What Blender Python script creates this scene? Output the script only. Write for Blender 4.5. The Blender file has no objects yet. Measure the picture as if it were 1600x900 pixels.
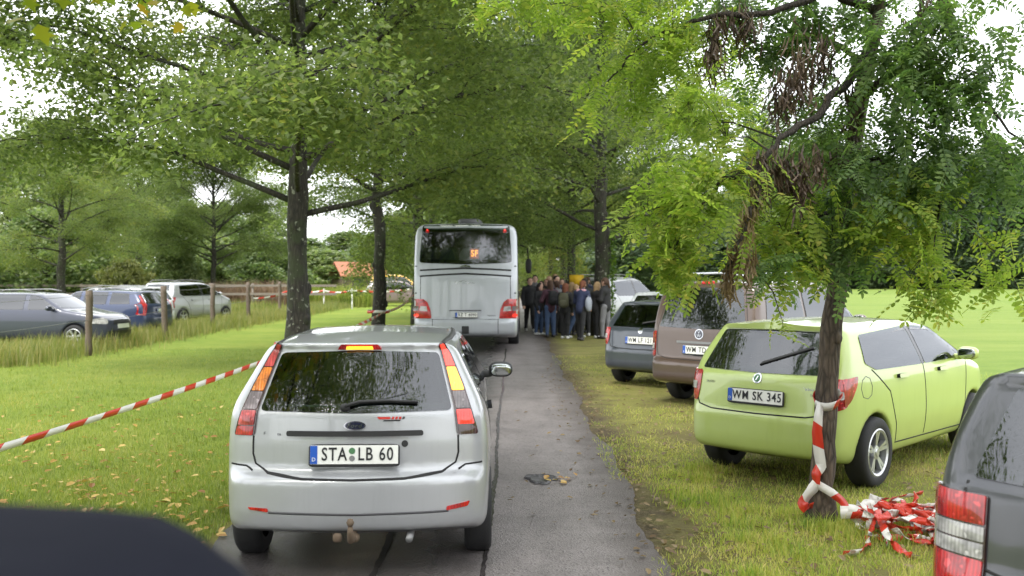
import bpy, math, random
import numpy as np
from mathutils import Vector, geometry

S = bpy.context.scene
C = S.collection
R = math.radians
PI = math.pi

# ------------------------------------------------------------------ camera, sky, sun, exposure
CAM_H, FPX, HOR = 1.8, 1500.0, 433.0          # eye height (m), focal length and horizon row in photograph pixels
cd = bpy.data.cameras.new('camera')
cam = bpy.data.objects.new('camera', cd); C.objects.link(cam)
cd.sensor_width = 36.0; cd.lens = 36.0 * FPX / 1600.0
cd.clip_start = 0.05; cd.clip_end = 3000
cam.location = (0, 0, CAM_H)
cam.rotation_euler = (R(90) - math.atan((450 - HOR) / FPX), 0, 0)
cd.dof.use_dof = True; cd.dof.focus_distance = 7.5; cd.dof.aperture_fstop = 2.7
S.camera = cam

SUN_EL, SUN_AZ = R(52), R(-150)                # azimuth measured from +Y towards +X
w = bpy.data.worlds.new('World'); S.world = w; w.use_nodes = True
nt = w.node_tree; nt.nodes.clear()
sky = nt.nodes.new('ShaderNodeTexSky'); sky.sky_type = 'NISHITA'; sky.sun_disc = False
sky.sun_elevation = SUN_EL; sky.sun_rotation = SUN_AZ
sky.air_density = 1.0; sky.dust_density = 3.0
hs = nt.nodes.new('ShaderNodeHueSaturation'); hs.inputs['Saturation'].default_value = 0.25
nt.links.new(sky.outputs[0], hs.inputs['Color'])
tc = nt.nodes.new('ShaderNodeTexCoord')
cn = nt.nodes.new('ShaderNodeTexNoise'); cn.inputs['Scale'].default_value = 3.0; cn.inputs['Detail'].default_value = 5
nt.links.new(tc.outputs['Generated'], cn.inputs['Vector'])
cr = nt.nodes.new('ShaderNodeValToRGB')
cr.color_ramp.elements[0].position = 0.35; cr.color_ramp.elements[0].color = (6.5, 6.8, 7.3, 1)
cr.color_ramp.elements[1].position = 0.68; cr.color_ramp.elements[1].color = (11.5, 11.6, 11.8, 1)
nt.links.new(cn.outputs['Fac'], cr.inputs[0])
mx = nt.nodes.new('ShaderNodeMix'); mx.data_type = 'RGBA'; mx.inputs[0].default_value = 0.75   # cloud cover
nt.links.new(hs.outputs[0], mx.inputs[6]); nt.links.new(cr.outputs[0], mx.inputs[7])
bg = nt.nodes.new('ShaderNodeBackground'); bg.inputs['Strength'].default_value = 0.14
nt.links.new(mx.outputs[2], bg.inputs['Color'])
wo = nt.nodes.new('ShaderNodeOutputWorld'); nt.links.new(bg.outputs[0], wo.inputs[0])

sl = bpy.data.lights.new('sun', 'SUN'); sl.energy = 1.3; sl.angle = R(14); sl.color = (1.0, 0.96, 0.9)
so = bpy.data.objects.new('sun', sl); C.objects.link(so)
so.rotation_euler = (R(90) - SUN_EL, 0, PI - SUN_AZ)

S.view_settings.view_transform = 'Standard'; S.view_settings.look = 'None'
S.view_settings.exposure = 1.34; S.view_settings.gamma = 1.0
S.view_settings.use_curve_mapping = False
S.render.engine = 'CYCLES'
S.cycles.use_denoising = True
S.cycles.max_bounces = 8; S.cycles.diffuse_bounces = 4; S.cycles.glossy_bounces = 3
S.cycles.transmission_bounces = 4; S.cycles.transparent_max_bounces = 10
S.cycles.sample_clamp_indirect = 6

def at(px, py, d):
    """photograph pixel at a distance d (m along the road) -> point in the place"""
    return ((px - 800) / FPX * d, d, CAM_H - (py - HOR) / FPX * d)

# ------------------------------------------------------------------ materials
MATS = {}
class NT:
    def __init__(s, name):
        s.m = bpy.data.materials.new(name); s.m.use_nodes = True
        s.t = s.m.node_tree; s.t.nodes.clear()
        s.out = s.t.nodes.new('ShaderNodeOutputMaterial')
        MATS[name] = s.m
    def n(s, typ, **kw):
        nd = s.t.nodes.new('ShaderNode' + typ)
        for k, v in kw.items():
            if k in nd.inputs:
                s.set(nd, k, v)
            else:
                setattr(nd, k, v)
        return nd
    def set(s, nd, k, v):
        if isinstance(v, bpy.types.NodeSocket): s.t.links.new(v, nd.inputs[k])
        else:
            i = nd.inputs[k]
            if hasattr(i.default_value, '__len__') and not isinstance(v, str) and len(v) == 3 and len(i.default_value) == 4: v = (*v, 1)
            i.default_value = v
    def link(s, a, b): s.t.links.new(a, b)
    def noise(s, scale, detail=4, vec=None, rough=0.55):
        nd = s.n('TexNoise', Scale=scale, Detail=detail, Roughness=rough)
        if vec is not None: s.link(vec, nd.inputs['Vector'])
        return nd.outputs['Fac']
    def pos(s): return s.n('NewGeometry').outputs['Position']
    def objc(s): return s.n('TexCoord').outputs['Object']
    def ramp(s, fac, stops):
        nd = s.n('ValToRGB'); s.link(fac, nd.inputs[0])
        e = nd.color_ramp.elements
        while len(e) < len(stops): e.new(0.5)
        for k, (p, c) in enumerate(stops):
            e[k].position = p; e[k].color = (*c, 1) if hasattr(c, '__len__') else (c, c, c, 1)
        return nd.outputs[0]
    def mix(s, fac, a, b, mode='MIX'):
        nd = s.n('Mix', data_type='RGBA', blend_type=mode)
        for i, v in ((0, fac), (6, a), (7, b)):
            if isinstance(v, bpy.types.NodeSocket): s.link(v, nd.inputs[i])
            else: nd.inputs[i].default_value = (*v, 1) if hasattr(v, '__len__') else v
        return nd.outputs[2]
    def math(s, op, a, b=0.0):
        nd = s.n('Math', operation=op)
        for i, v in ((0, a), (1, b)):
            if isinstance(v, bpy.types.NodeSocket): s.link(v, nd.inputs[i])
            else: nd.inputs[i].default_value = v
        return nd.outputs[0]
    def bump(s, h, strength=0.3, dist=0.02):
        nd = s.n('Bump', Strength=strength, Distance=dist); s.link(h, nd.inputs['Height'])
        return nd.outputs[0]
    def surf(s, sh): s.link(sh.outputs[0], s.out.inputs['Surface']); return s.m

def simple(name, col, rough=0.5, metal=0.0, coat=0.0, spec=0.5, vary=0.12, vscale=6.0, bump=0.0, bscale=60):
    k = NT(name)
    oc = k.objc()
    c = k.mix(k.noise(vscale, 4, oc), tuple(x * (1 - vary) for x in col), tuple(min(1, x * (1 + vary)) for x in col))
    rr = k.math('ADD', k.math('MULTIPLY', k.noise(vscale * 3, 3, oc), 0.16), max(0.0, rough - 0.08))
    p = k.n('BsdfPrincipled', **{'Base Color': c, 'Roughness': rr, 'Metallic': metal, 'Coat Weight': coat, 'Coat Roughness': 0.06, 'Specular IOR Level': spec})
    if bump: k.link(k.bump(k.noise(bscale, 4, oc), bump, 0.01), p.inputs['Normal'])
    return k.surf(p)

def paint(name, col, metal=0.0, rough=0.35, dirt=0.25):
    """car paint with clear coat; rain drops in the finish, road film near the sills, dark lining on the inner side"""
    k = NT(name)
    oc = k.objc()
    z = k.n('SeparateXYZ', Vector=oc).outputs['Z']
    low = k.n('MapRange', **{'Value': z, 'From Min': 0.15, 'From Max': 0.75, 'To Min': 1.0, 'To Max': 0.0}).outputs[0]
    film = k.math('MULTIPLY', k.math('MULTIPLY', low, k.noise(5, 5, oc)), dirt)
    c = k.mix(k.noise(2.2, 3, oc), tuple(x * 0.94 for x in col), tuple(min(1, x * 1.05) for x in col))
    c = k.mix(film, c, (0.11, 0.10, 0.085))
    mp = k.n('Mapping', Vector=oc, Scale=(9, 9, 0.9))
    run = k.ramp(k.noise(1.6, 5, mp.outputs[0], 0.7), [(0.52, 0.0), (0.72, 0.22)])
    c = k.mix(run, c, tuple(x * 0.72 for x in col))
    drops = k.ramp(k.noise(160, 1, oc), [(0.62, 0.0), (0.70, 1.0)])
    r = k.math('ADD', k.math('MULTIPLY', film, 0.6), rough)
    p = k.n('BsdfPrincipled', **{'Base Color': c, 'Roughness': r, 'Metallic': metal, 'Coat Weight': 0.9, 'Coat Roughness': 0.05})
    k.link(k.bump(drops, 0.05, 0.002), p.inputs['Normal'])
    inner = k.n('BsdfDiffuse', Color=(0.03, 0.03, 0.032))
    ms = k.n('MixShader'); k.link(k.n('NewGeometry').outputs['Backfacing'], ms.inputs[0])
    k.link(p.outputs[0], ms.inputs[1]); k.link(inner.outputs[0], ms.inputs[2])
    return k.surf(ms)

def glassmat(name, tint=(0.25, 0.32, 0.29), rough=0.02):
    k = NT(name)
    tr = k.n('BsdfTransparent', Color=tint)
    oc = k.objc()
    drops = k.ramp(k.noise(110, 1, oc), [(0.60, 0.0), (0.70, 1.0)])
    gl = k.n('BsdfGlossy', Color=(0.95, 0.97, 1.0), Roughness=rough)
    k.link(k.bump(drops, 0.035, 0.002), gl.inputs['Normal'])
    fr = k.n('Fresnel', IOR=1.5)
    f = k.math('ADD', k.math('MULTIPLY', fr.outputs[0], 1.05), 0.055)
    ms = k.n('MixShader'); k.link(f, ms.inputs[0]); k.link(tr.outputs[0], ms.inputs[1]); k.link(gl.outputs[0], ms.inputs[2])
    return k.surf(ms)

def lens(name, col, emit=0.0):
    k = NT(name)
    oc = k.objc()
    wv = k.n('TexWave', Scale=18.0, Distortion=0.0); k.link(oc, wv.inputs['Vector'])
    c = k.mix(wv.outputs['Fac'], tuple(x * 0.65 for x in col), col)
    c = k.mix(k.ramp(k.noise(13, 2, oc), [(0.42, 0.0), (0.62, 0.75)]), c, tuple(x * 0.28 for x in col))
    c = k.mix(k.ramp(k.noise(26, 1, oc), [(0.64, 0.0), (0.72, 0.6)]), c, tuple(min(1, x * 1.5 + .05) for x in col))
    p = k.n('BsdfPrincipled', **{'Base Color': c, 'Roughness': 0.25, 'Coat Weight': 1.0, 'Coat Roughness': 0.03})
    k.link(k.bump(wv.outputs['Fac'], 0.25, 0.004), p.inputs['Normal'])
    if emit:
        k.set(p, 'Emission Color', col); k.set(p, 'Emission Strength', emit)
    return k.surf(p)

def leafmat(name, dark, mid, light, trans=0.45, yellow=None, patch=0.35, wn=0.6):
    k = NT(name)
    g = k.n('NewGeometry')
    ri = g.outputs['Random Per Island']
    oi = k.n('ObjectInfo').outputs['Random']
    nz = k.noise(patch, 3, k.pos())
    f = k.math('ADD', k.math('MULTIPLY', ri, 0.55), k.math('ADD', k.math('SUBTRACT', k.math('MULTIPLY', nz, wn), (wn - 0.6) * 0.5), k.math('MULTIPLY', k.math('SUBTRACT', oi, 0.5), 0.25)))
    stops = [(0.22, dark), (0.55, mid), (0.85, light)]
    if yellow: stops.append((0.97, yellow))
    c = k.ramp(f, stops)
    d = k.n('BsdfPrincipled', **{'Base Color': c, 'Roughness': 0.45, 'Specular IOR Level': 0.35})
    ct = k.mix(1.0, c, (1.3, 1.5, 0.75), 'MULTIPLY')
    t = k.n('BsdfTranslucent', Color=ct)
    ms = k.n('MixShader', Fac=trans); k.link(d.outputs[0], ms.inputs[1]); k.link(t.outputs[0], ms.inputs[2])
    return k.surf(ms)

def barkmat(name, a, b, moss=None, scale=9):
    k = NT(name)
    oc = k.objc()
    mp = k.n('Mapping', Vector=oc, Scale=(1, 1, 0.22))
    v = k.n('TexVoronoi', Scale=scale * 2.2, feature='DISTANCE_TO_EDGE'); k.link(mp.outputs[0], v.inputs['Vector'])
    n1 = k.noise(scale, 6, mp.outputs[0], 0.65)
    h = k.math('ADD', k.math('MULTIPLY', v.outputs['Distance'], 1.2), n1)
    c = k.ramp(h, [(0.35, a), (0.85, b)])
    if moss:
        c = k.mix(k.ramp(k.noise(2.6, 5, oc), [(0.48, 0.0), (0.62, 0.85)]), c, moss)
        lich = k.ramp(k.noise(11, 3, oc), [(0.63, 0.0), (0.67, 0.8)])
        c = k.mix(lich, c, (0.24, 0.25, 0.2))
    p = k.n('BsdfPrincipled', **{'Base Color': c, 'Roughness': 0.85})
    k.link(k.bump(h, 0.9, 0.03), p.inputs['Normal'])
    return k.surf(p)

def tapemat(name, axis_len, white=0.5):
    """red and white bands along the tape: uses the mesh's own length coordinate (UV)"""
    k = NT(name)
    uv = k.n('UVMap').outputs[0]
    s = k.n('SeparateXYZ', Vector=uv)
    saw = k.math('FRACT', k.math('ADD', k.math('MULTIPLY', s.outputs['X'], 1.0 / axis_len), k.math('MULTIPLY', s.outputs['Y'], 0.12)))
    f = k.math('GREATER_THAN', saw, white)
    c = k.mix(f, (0.82, 0.80, 0.76), (0.66, 0.05, 0.025))
    d = k.n('BsdfPrincipled', **{'Base Color': c, 'Roughness': 0.28, 'Coat Weight': 0.3})
    t = k.n('BsdfTranslucent', Color=c)
    ms = k.n('MixShader', Fac=0.25); k.link(d.outputs[0], ms.inputs[1]); k.link(t.outputs[0], ms.inputs[2])
    return k.surf(ms)

# ------------------------------------------------------------------ mesh collecting and scene helpers
class MB:
    """collects faces and links them as ONE mesh object"""
    def __init__(s): s.v = []; s.f = []; s.n = 0; s.uv = []
    def add(s, V, F, m=0, uv=None):
        V = np.asarray(V, float).reshape(-1, 3)
        if isinstance(F, np.ndarray): groups = {F.shape[1]: F}
        else:
            groups = {}
            for q in F: groups.setdefault(len(q), []).append(q)
        for kk, q in groups.items():
            s.f.append((np.asarray(q, int).reshape(-1, kk) + s.n, m))
        s.v.append(V); s.n += len(V)
        if uv is not None: s.uv.append(np.asarray(uv, float))
        return s
    def mesh(s, name, mats, smooth=True):
        me = bpy.data.meshes.new(name)
        V = np.concatenate(s.v) if s.v else np.zeros((0, 3))
        me.vertices.add(len(V)); me.vertices.foreach_set('co', V.ravel())
        nl = sum(q.size for q, _ in s.f); npoly = sum(len(q) for q, _ in s.f)
        me.loops.add(nl); me.polygons.add(npoly)
        li = np.concatenate([q.ravel() for q, _ in s.f])
        tot = np.concatenate([np.full(len(q), q.shape[1]) for q, _ in s.f])
        st = np.concatenate([[0], np.cumsum(tot)[:-1]])
        me.loops.foreach_set('vertex_index', li)
        me.polygons.foreach_set('loop_start', st); me.polygons.foreach_set('loop_total', tot)
        me.polygons.foreach_set('material_index', np.concatenate([np.full(len(q), m) for q, m in s.f]))
        me.polygons.foreach_set('use_smooth', np.full(npoly, bool(smooth)))
        if s.uv:
            U = np.concatenate(s.uv); l = me.uv_layers.new(name='UVMap')
            l.data.foreach_set('uv', U[li].ravel())
        for m in (mats if isinstance(mats, (list, tuple)) else [mats]): me.materials.append(MATS[m])
        me.update(calc_edges=True); me.validate()
        return me
    def build(s, name, mats, parent=None, smooth=True, loc=None, rot=None):
        return link(name, s.mesh(name, mats, smooth), parent, loc, rot)

def link(name, me, parent=None, loc=None, rot=None):
    o = bpy.data.objects.new(name, me); C.objects.link(o)
    if parent is not None: o.parent = parent
    if loc is not None: o.location = loc
    if rot is not None: o.rotation_euler = rot
    return o
def tag(o, label=None, cat=None, group=None, kind=None):
    if label: o['label'] = label
    if cat: o['category'] = cat
    if group: o['group'] = group
    if kind: o['kind'] = kind
    return o
def thing(name, label, cat, loc=(0, 0, 0), rz=0.0, group=None):
    o = bpy.data.objects.new(name, None); C.objects.link(o); o.empty_display_size = 0.2
    o.location = loc; o.rotation_euler = (0, 0, rz)
    return tag(o, label, cat, group)
def dup(o, loc=None, rz=None, scale=None, label=None, parent=None):
    c = o.copy(); C.objects.link(c)
    if parent is not None: c.parent = parent
    if loc is not None: c.location = loc
    if rz is not None: c.rotation_euler = (0, 0, rz)
    if scale is not None: c.scale = scale if hasattr(scale, '__len__') else (scale,) * 3
    if label: c['label'] = label
    for ch in list(o.children): dup(ch, parent=c)
    return c

def unit(v): v = np.asarray(v, float); return v / (np.linalg.norm(v) + 1e-12)
def tube(pts, rad, n=6, cap=True):
    P = np.asarray(pts, float); rad = np.broadcast_to(np.asarray(rad, float), (len(P),))
    T = np.gradient(P, axis=0); T /= np.linalg.norm(T, axis=1)[:, None] + 1e-9
    ref = np.array([0, 0, 1.0]) if abs(T[0, 2]) < 0.9 else np.array([1.0, 0, 0])
    V = []
    for i in range(len(P)):
        a = np.cross(T[i], ref); a /= np.linalg.norm(a) + 1e-9
        b = np.cross(a, T[i]); ref = b
        t = np.arange(n) * 2 * PI / n
        V.append(P[i] + rad[i] * (np.cos(t)[:, None] * a + np.sin(t)[:, None] * b))
    V = np.concatenate(V)
    i, j = np.meshgrid(np.arange(len(P) - 1), np.arange(n), indexing='ij')
    j2 = (j + 1) % n
    F = np.stack([i * n + j2, i * n + j, (i + 1) * n + j, (i + 1) * n + j2], -1).reshape(-1, 4)
    Fl = F.tolist()
    if cap: Fl += [list(range(n)), list(range((len(P) - 1) * n, len(P) * n))[::-1]]
    return V, Fl
def lathe(prof, n=24, axis='x', loc=(0, 0, 0)):
    P = np.asarray(prof, float)                       # (radius, along)
    t = np.arange(n) * 2 * PI / n
    r, a = P[:, 0][:, None], P[:, 1][:, None]
    c, s_ = r * np.cos(t), r * np.sin(t); al = np.broadcast_to(a, c.shape)
    V = {'x': np.stack([al, c, s_], -1), 'y': np.stack([s_, al, c], -1), 'z': np.stack([c, s_, al], -1)}[axis].reshape(-1, 3) + np.asarray(loc)
    i, j = np.meshgrid(np.arange(len(P) - 1), np.arange(n), indexing='ij'); j2 = (j + 1) % n
    return V, np.stack([i * n + j, i * n + j2, (i + 1) * n + j2, (i + 1) * n + j], -1).reshape(-1, 4)
def box(c, s, taper=1.0):
    x, y, z = np.asarray(s, float) / 2
    V = np.array([(-x, -y, -z), (x, -y, -z), (x, y, -z), (-x, y, -z), (-x * taper, -y * taper, z), (x * taper, -y * taper, z), (x * taper, y * taper, z), (-x * taper, y * taper, z)]) + np.asarray(c, float)
    return V, [[0, 3, 2, 1], [4, 5, 6, 7], [0, 1, 5, 4], [1, 2, 6, 5], [2, 3, 7, 6], [3, 0, 4, 7]]
def rbox(c, s, r=0.03, e=4.0, n=10):
    """box with softly rounded edges (superellipsoid grid)"""
    u = np.linspace(-PI / 2, PI / 2, n); v = np.linspace(-PI, PI, 2 * n, endpoint=False)
    U, W = np.meshgrid(u, v, indexing='ij')
    f = lambda t: np.sign(t) * np.abs(t) ** (2 / e)
    V = np.stack([f(np.cos(U)) * f(np.cos(W)) * s[0] / 2, f(np.cos(U)) * f(np.sin(W)) * s[1] / 2, f(np.sin(U)) * s[2] / 2], -1).reshape(-1, 3) + np.asarray(c, float)
    m = 2 * n; i, j = np.meshgrid(np.arange(n - 1), np.arange(m), indexing='ij'); j2 = (j + 1) % m
    return V, np.stack([i * m + j, i * m + j2, (i + 1) * m + j2, (i + 1) * m + j], -1).reshape(-1, 4)

def textmesh(s, size=1.0, extrude=0.0, bold=0.0):
    cu = bpy.data.curves.new('lettering', 'FONT'); cu.body = s; cu.size = size; cu.extrude = extrude; cu.offset = bold
    cu.align_x = 'CENTER'; cu.align_y = 'CENTER'; cu.resolution_u = 3; cu.space_character = 1.16
    o = bpy.data.objects.new('lettering', cu); C.objects.link(o)
    me = bpy.data.meshes.new_from_object(o.evaluated_get(bpy.context.evaluated_depsgraph_get()))
    bpy.data.objects.remove(o); bpy.data.curves.remove(cu)
    return me
# ------------------------------------------------------------------ bodies as smooth intersections of three outlines
def fillet(poly, r, n=5, closed=True):
    P = [np.asarray(p, float) for p in poly]; out = []
    N = len(P)
    for i in range(N):
        if not closed and i in (0, N - 1): out.append(P[i]); continue
        a, b, c = P[i - 1], P[i], P[(i + 1) % N]
        la, lc = np.linalg.norm(a - b), np.linalg.norm(c - b)
        rr = min(r, 0.45 * la, 0.45 * lc)
        if rr < 1e-4: out.append(b); continue
        p, q = b + (a - b) / la * rr, b + (c - b) / lc * rr
        for t in np.linspace(0, 1, n): out.append((1 - t) ** 2 * p + 2 * t * (1 - t) * b + t * t * q)
    return np.array(out)
def poly_sdf(Q, P):
    """signed distance of the points Q (n,2) to the polygon P, negative inside"""
    d = np.full(len(Q), 1e9); ins = np.zeros(len(Q), bool)
    for i in range(len(P)):
        a, b = P[i - 1], P[i]; e = b - a; w_ = Q - a
        t = np.clip((w_ @ e) / (e @ e + 1e-12), 0, 1)
        d = np.minimum(d, ((w_ - t[:, None] * e) ** 2).sum(1))
        c = ((a[1] > Q[:, 1]) != (b[1] > Q[:, 1]))
        with np.errstate(divide='ignore', invalid='ignore'):
            xx = (b[0] - a[0]) * (Q[:, 1] - a[1]) / (b[1] - a[1] + 1e-15) + a[0]
        ins ^= c & (Q[:, 0] < xx)
    d = np.sqrt(d); return np.where(ins, -d, d)
class Table:
    def __init__(s, poly, h=0.012, pad=0.7):
        P = np.asarray(poly); s.lo = P.min(0) - pad; s.h = h
        n = np.ceil((P.max(0) + pad - s.lo) / h).astype(int) + 2
        X, Y = np.meshgrid(s.lo[0] + h * np.arange(n[0]), s.lo[1] + h * np.arange(n[1]), indexing='ij')
        s.t = poly_sdf(np.stack([X.ravel(), Y.ravel()], 1), P).reshape(n); s.nmax = n - 2
    def __call__(s, u, v):
        a = np.clip((u - s.lo[0]) / s.h, 0, s.nmax[0]); b = np.clip((v - s.lo[1]) / s.h, 0, s.nmax[1])
        i = a.astype(int); j = b.astype(int); a = a - i; b = b - j; t = s.t
        return (t[i, j] * (1 - a) + t[i + 1, j] * a) * (1 - b) + (t[i, j + 1] * (1 - a) + t[i + 1, j + 1] * a) * b
def smax(a, b, k):
    h = np.maximum(k - np.abs(a - b), 0) / k
    return np.maximum(a, b) + h * h * k * 0.25
def smin(a, b, k): return -smax(-a, -b, k)

def surface_nets(f, lo, hi, h, newton=2):
    lo = np.asarray(lo, float); n = np.ceil((np.asarray(hi) - lo) / h).astype(int) + 1
    ax = [lo[k] + h * np.arange(n[k]) for k in range(3)]
    X, Y, Z = np.meshgrid(*ax, indexing='ij')
    F = f(np.stack([X.ravel(), Y.ravel(), Z.ravel()], 1)).reshape(n)
    F = np.where(np.abs(F) < 1e-7, 1e-7, F)
    m = n - 1
    acc = np.zeros((*m, 3)); cnt = np.zeros(m)
    offs = [(0, 0), (1, 0), (0, 1), (1, 1)]
    sl_ = lambda o, nn: slice(o, nn - 1 + o)
    for a in range(3):
        b, c = [k for k in range(3) if k != a]
        for ob, oc in offs:
            i0 = [0] * 3; i0[b], i0[c] = ob, oc; i1 = list(i0); i1[a] = 1
            A = F[tuple(sl_(i0[k], n[k]) for k in range(3))]; B = F[tuple(sl_(i1[k], n[k]) for k in range(3))]
            x = (A < 0) != (B < 0)
            t = np.where(x, A / np.where(x, A - B, 1), 0)
            acc[..., a] += np.where(x, t, 0); acc[..., b] += np.where(x, ob, 0); acc[..., c] += np.where(x, oc, 0)
            cnt += x
    act = cnt > 0; idx = np.full(m, -1); idx[act] = np.arange(act.sum())
    I = np.stack(np.nonzero(act), 1)
    V = lo + h * (I + acc[act] / cnt[act][:, None])
    faces = []
    for a in range(3):
        b, c = (a + 1) % 3, (a + 2) % 3
        i0 = [slice(None)] * 3; i0[a] = slice(0, n[a] - 1); i1 = [slice(None)] * 3; i1[a] = slice(1, n[a])
        x = (F[tuple(i0)] < 0) != (F[tuple(i1)] < 0)
        E = np.stack(np.nonzero(x), 1)
        E = E[(E[:, b] > 0) & (E[:, c] > 0) & (E[:, b] < n[b] - 1) & (E[:, c] < n[c] - 1)]
        q = []
        for db, dc in ((-1, -1), (0, -1), (0, 0), (-1, 0)):
            G = E.copy(); G[:, b] += db; G[:, c] += dc; q.append(idx[G[:, 0], G[:, 1], G[:, 2]])
        q = np.stack(q, 1); neg = F[E[:, 0], E[:, 1], E[:, 2]] < 0
        q[~neg] = q[~neg][:, ::-1]; faces.append(q)
    Q = np.concatenate(faces)
    for _ in range(newton):
        g = grad(f, V, h * 0.3); v = f(V)
        st = v / np.maximum((g * g).sum(1), 0.2); st = np.clip(st, -h * 0.6, h * 0.6)
        V = V - st[:, None] * g
    return V, Q
def grad(f, P, e=0.006):
    return np.stack([(f(P + d) - f(P - d)) / (2 * e) for d in np.eye(3) * e], 1)

class Body:
    """outline from the side (y,z), from above (half, x,y) and across (half, x,z), met with rounded edges"""
    def __init__(s, side, plan, sec, L, ks=0.10, kp=0.12, bow_r=0.16, bow_f=0.2, arches=(), xin=0.55, rs=0.05):
        s.side = Table(fillet(side, rs)); s.L = L
        mirror = lambda h: [p for p in h] + [(-p[0], p[1]) for p in h[::-1] if p[0] > 1e-6]
        s.plan = Table(fillet(mirror(plan), 0.12)); s.sec = Table(fillet(mirror(sec), 0.10))
        s.ks, s.kp, s.br, s.bf, s.arches, s.xin = ks, kp, bow_r, bow_f, arches, xin
        s.W = max(p[0] for p in plan); s.H = max(p[1] for p in side); s.z0 = min(p[1] for p in side)
    def __call__(s, P):
        x = np.abs(P[:, 0]); y = P[:, 1]; z = P[:, 2]
        t = np.clip((y / s.L - 0.35) / 0.3, 0, 1); t = t * t * (3 - 2 * t)
        ye = y - s.br * x * x * (1 - t) + s.bf * x * x * t
        f = smax(smax(s.side(ye, z), s.sec(x, z), s.ks), s.plan(x, y), s.kp)
        for (yw, zw, r) in s.arches:
            d = r - np.hypot(y - yw, z - zw); d = np.minimum(d, x - s.xin)
            f = smax(f, d, 0.02)
        return f
    def hit(s, U, view, sgn=1):
        """cast points given in a view onto the body"""
        U = np.asarray(U, float); n = len(U)
        if view == 'rear': P = np.stack([U[:, 0], np.full(n, -0.4), U[:, 1]], 1); d = np.array([0, 1.0, 0]); far = 1.25
        elif view == 'front': P = np.stack([U[:, 0], np.full(n, s.L + 0.4), U[:, 1]], 1); d = np.array([0, -1.0, 0]); far = s.L * 0.7
        elif view == 'side': P = np.stack([np.full(n, sgn * (s.W + 0.3)), U[:, 0], U[:, 1]], 1); d = np.array([-sgn, 0, 0.0]); far = s.W + 0.3
        else: P = np.stack([U[:, 0], U[:, 1], np.full(n, s.H + 0.4)], 1); d = np.array([0, 0, -1.0]); far = s.H
        ts = np.arange(0, far, 0.02); lo = np.zeros(n); hi = np.full(n, np.nan); best = np.full(n, 1e9); bt = np.zeros(n); prev = np.zeros(n)
        for t in ts:
            v = s(P + t * d); nb = (v < best); bt = np.where(nb, t, bt); best = np.minimum(best, v)
            new = np.isnan(hi) & (v < 0); hi = np.where(new, t, hi); lo = np.where(new, prev, lo); prev = np.full(n, t)
            if not np.isnan(hi).any(): break
        miss = np.isnan(hi); hi = np.where(miss, bt, hi); lo = np.where(miss, bt, lo)
        for _ in range(14):
            mid = (lo + hi) / 2; v = s(P + mid[:, None] * d); hi = np.where(v < 0, mid, hi); lo = np.where(v < 0, lo, mid)
        H = P + hi[:, None] * d; N = grad(s, H, 0.01); N /= np.linalg.norm(N, axis=1)[:, None] + 1e-9
        return H, N

def resample(P, step, closed=True):
    P = np.asarray(P, float); out = []
    N = len(P)
    for i in range(N if closed else N - 1):
        a, b = P[i], P[(i + 1) % N]; k = max(1, int(math.ceil(np.linalg.norm(b - a) / step)))
        for t in range(k): out.append(a + (b - a) * t / k)
    if not closed: out.append(P[-1])
    return np.array(out)
def inset(P, d):
    P = np.asarray(P, float); A = 0.5 * sum(P[i - 1][0] * P[i][1] - P[i][0] * P[i - 1][1] for i in range(len(P)))
    T = np.roll(P, -1, 0) - np.roll(P, 1, 0); T /= np.linalg.norm(T, axis=1)[:, None] + 1e-12
    Nn = np.stack([-T[:, 1], T[:, 0]], 1) * (1 if A > 0 else -1)
    return P + Nn * d
def panel(body, poly, view, off=0.004, thick=0.012, step=0.05, sgn=1, r=0.02, bulge=0.0):
    """a plate of the given outline laid on the body: (V, F) with a rim that reaches into the body"""
    O = resample(fillet(poly, r), step * 0.7)
    lo, hi = O.min(0), O.max(0)
    G = np.stack(np.meshgrid(np.arange(lo[0] + step / 2, hi[0], step), np.arange(lo[1] + step / 2, hi[1], step), indexing='ij'), -1).reshape(-1, 2)
    if len(G): G = G[poly_sdf(G, O) < -step * 0.45]
    pts = np.concatenate([O, G]) if len(G) else O
    nb = len(O)
    r_ = geometry.delaunay_2d_cdt([Vector(p) for p in pts], [(i, (i + 1) % nb) for i in range(nb)], [], 1, 1e-6)
    V2 = np.array([tuple(v) for v in r_[0]]); T = [list(t) for t in r_[2]]
    H, N = body.hit(V2, view, sgn)
    b = off if not bulge else off + bulge * np.clip(-poly_sdf(V2, O) / 0.05, 0, 1)[:, None]
    V = H + N * b; n = len(V)
    t0 = T[0]; nn = np.cross(V[t0[1]] - V[t0[0]], V[t0[2]] - V[t0[0]])
    flip = (nn @ N[t0[0]]) < 0
    if flip: T = [t[::-1] for t in T]
    ring = list(range(nb)) if len(V2) == len(pts) else [int(np.argmin(((V2 - p) ** 2).sum(1))) for p in O]
    W = np.concatenate([V, (H - N * (thick - off))[ring], V[ring]])      # the rim has its own edge points, so the face stays flat-lit to its edge
    F = list(T)
    for i in range(nb):
        a, c = n + nb + i, n + nb + (i + 1) % nb; q = [a, n + i, n + (i + 1) % nb, c]
        F.append(q if not flip else q[::-1])
    return W, F
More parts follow.
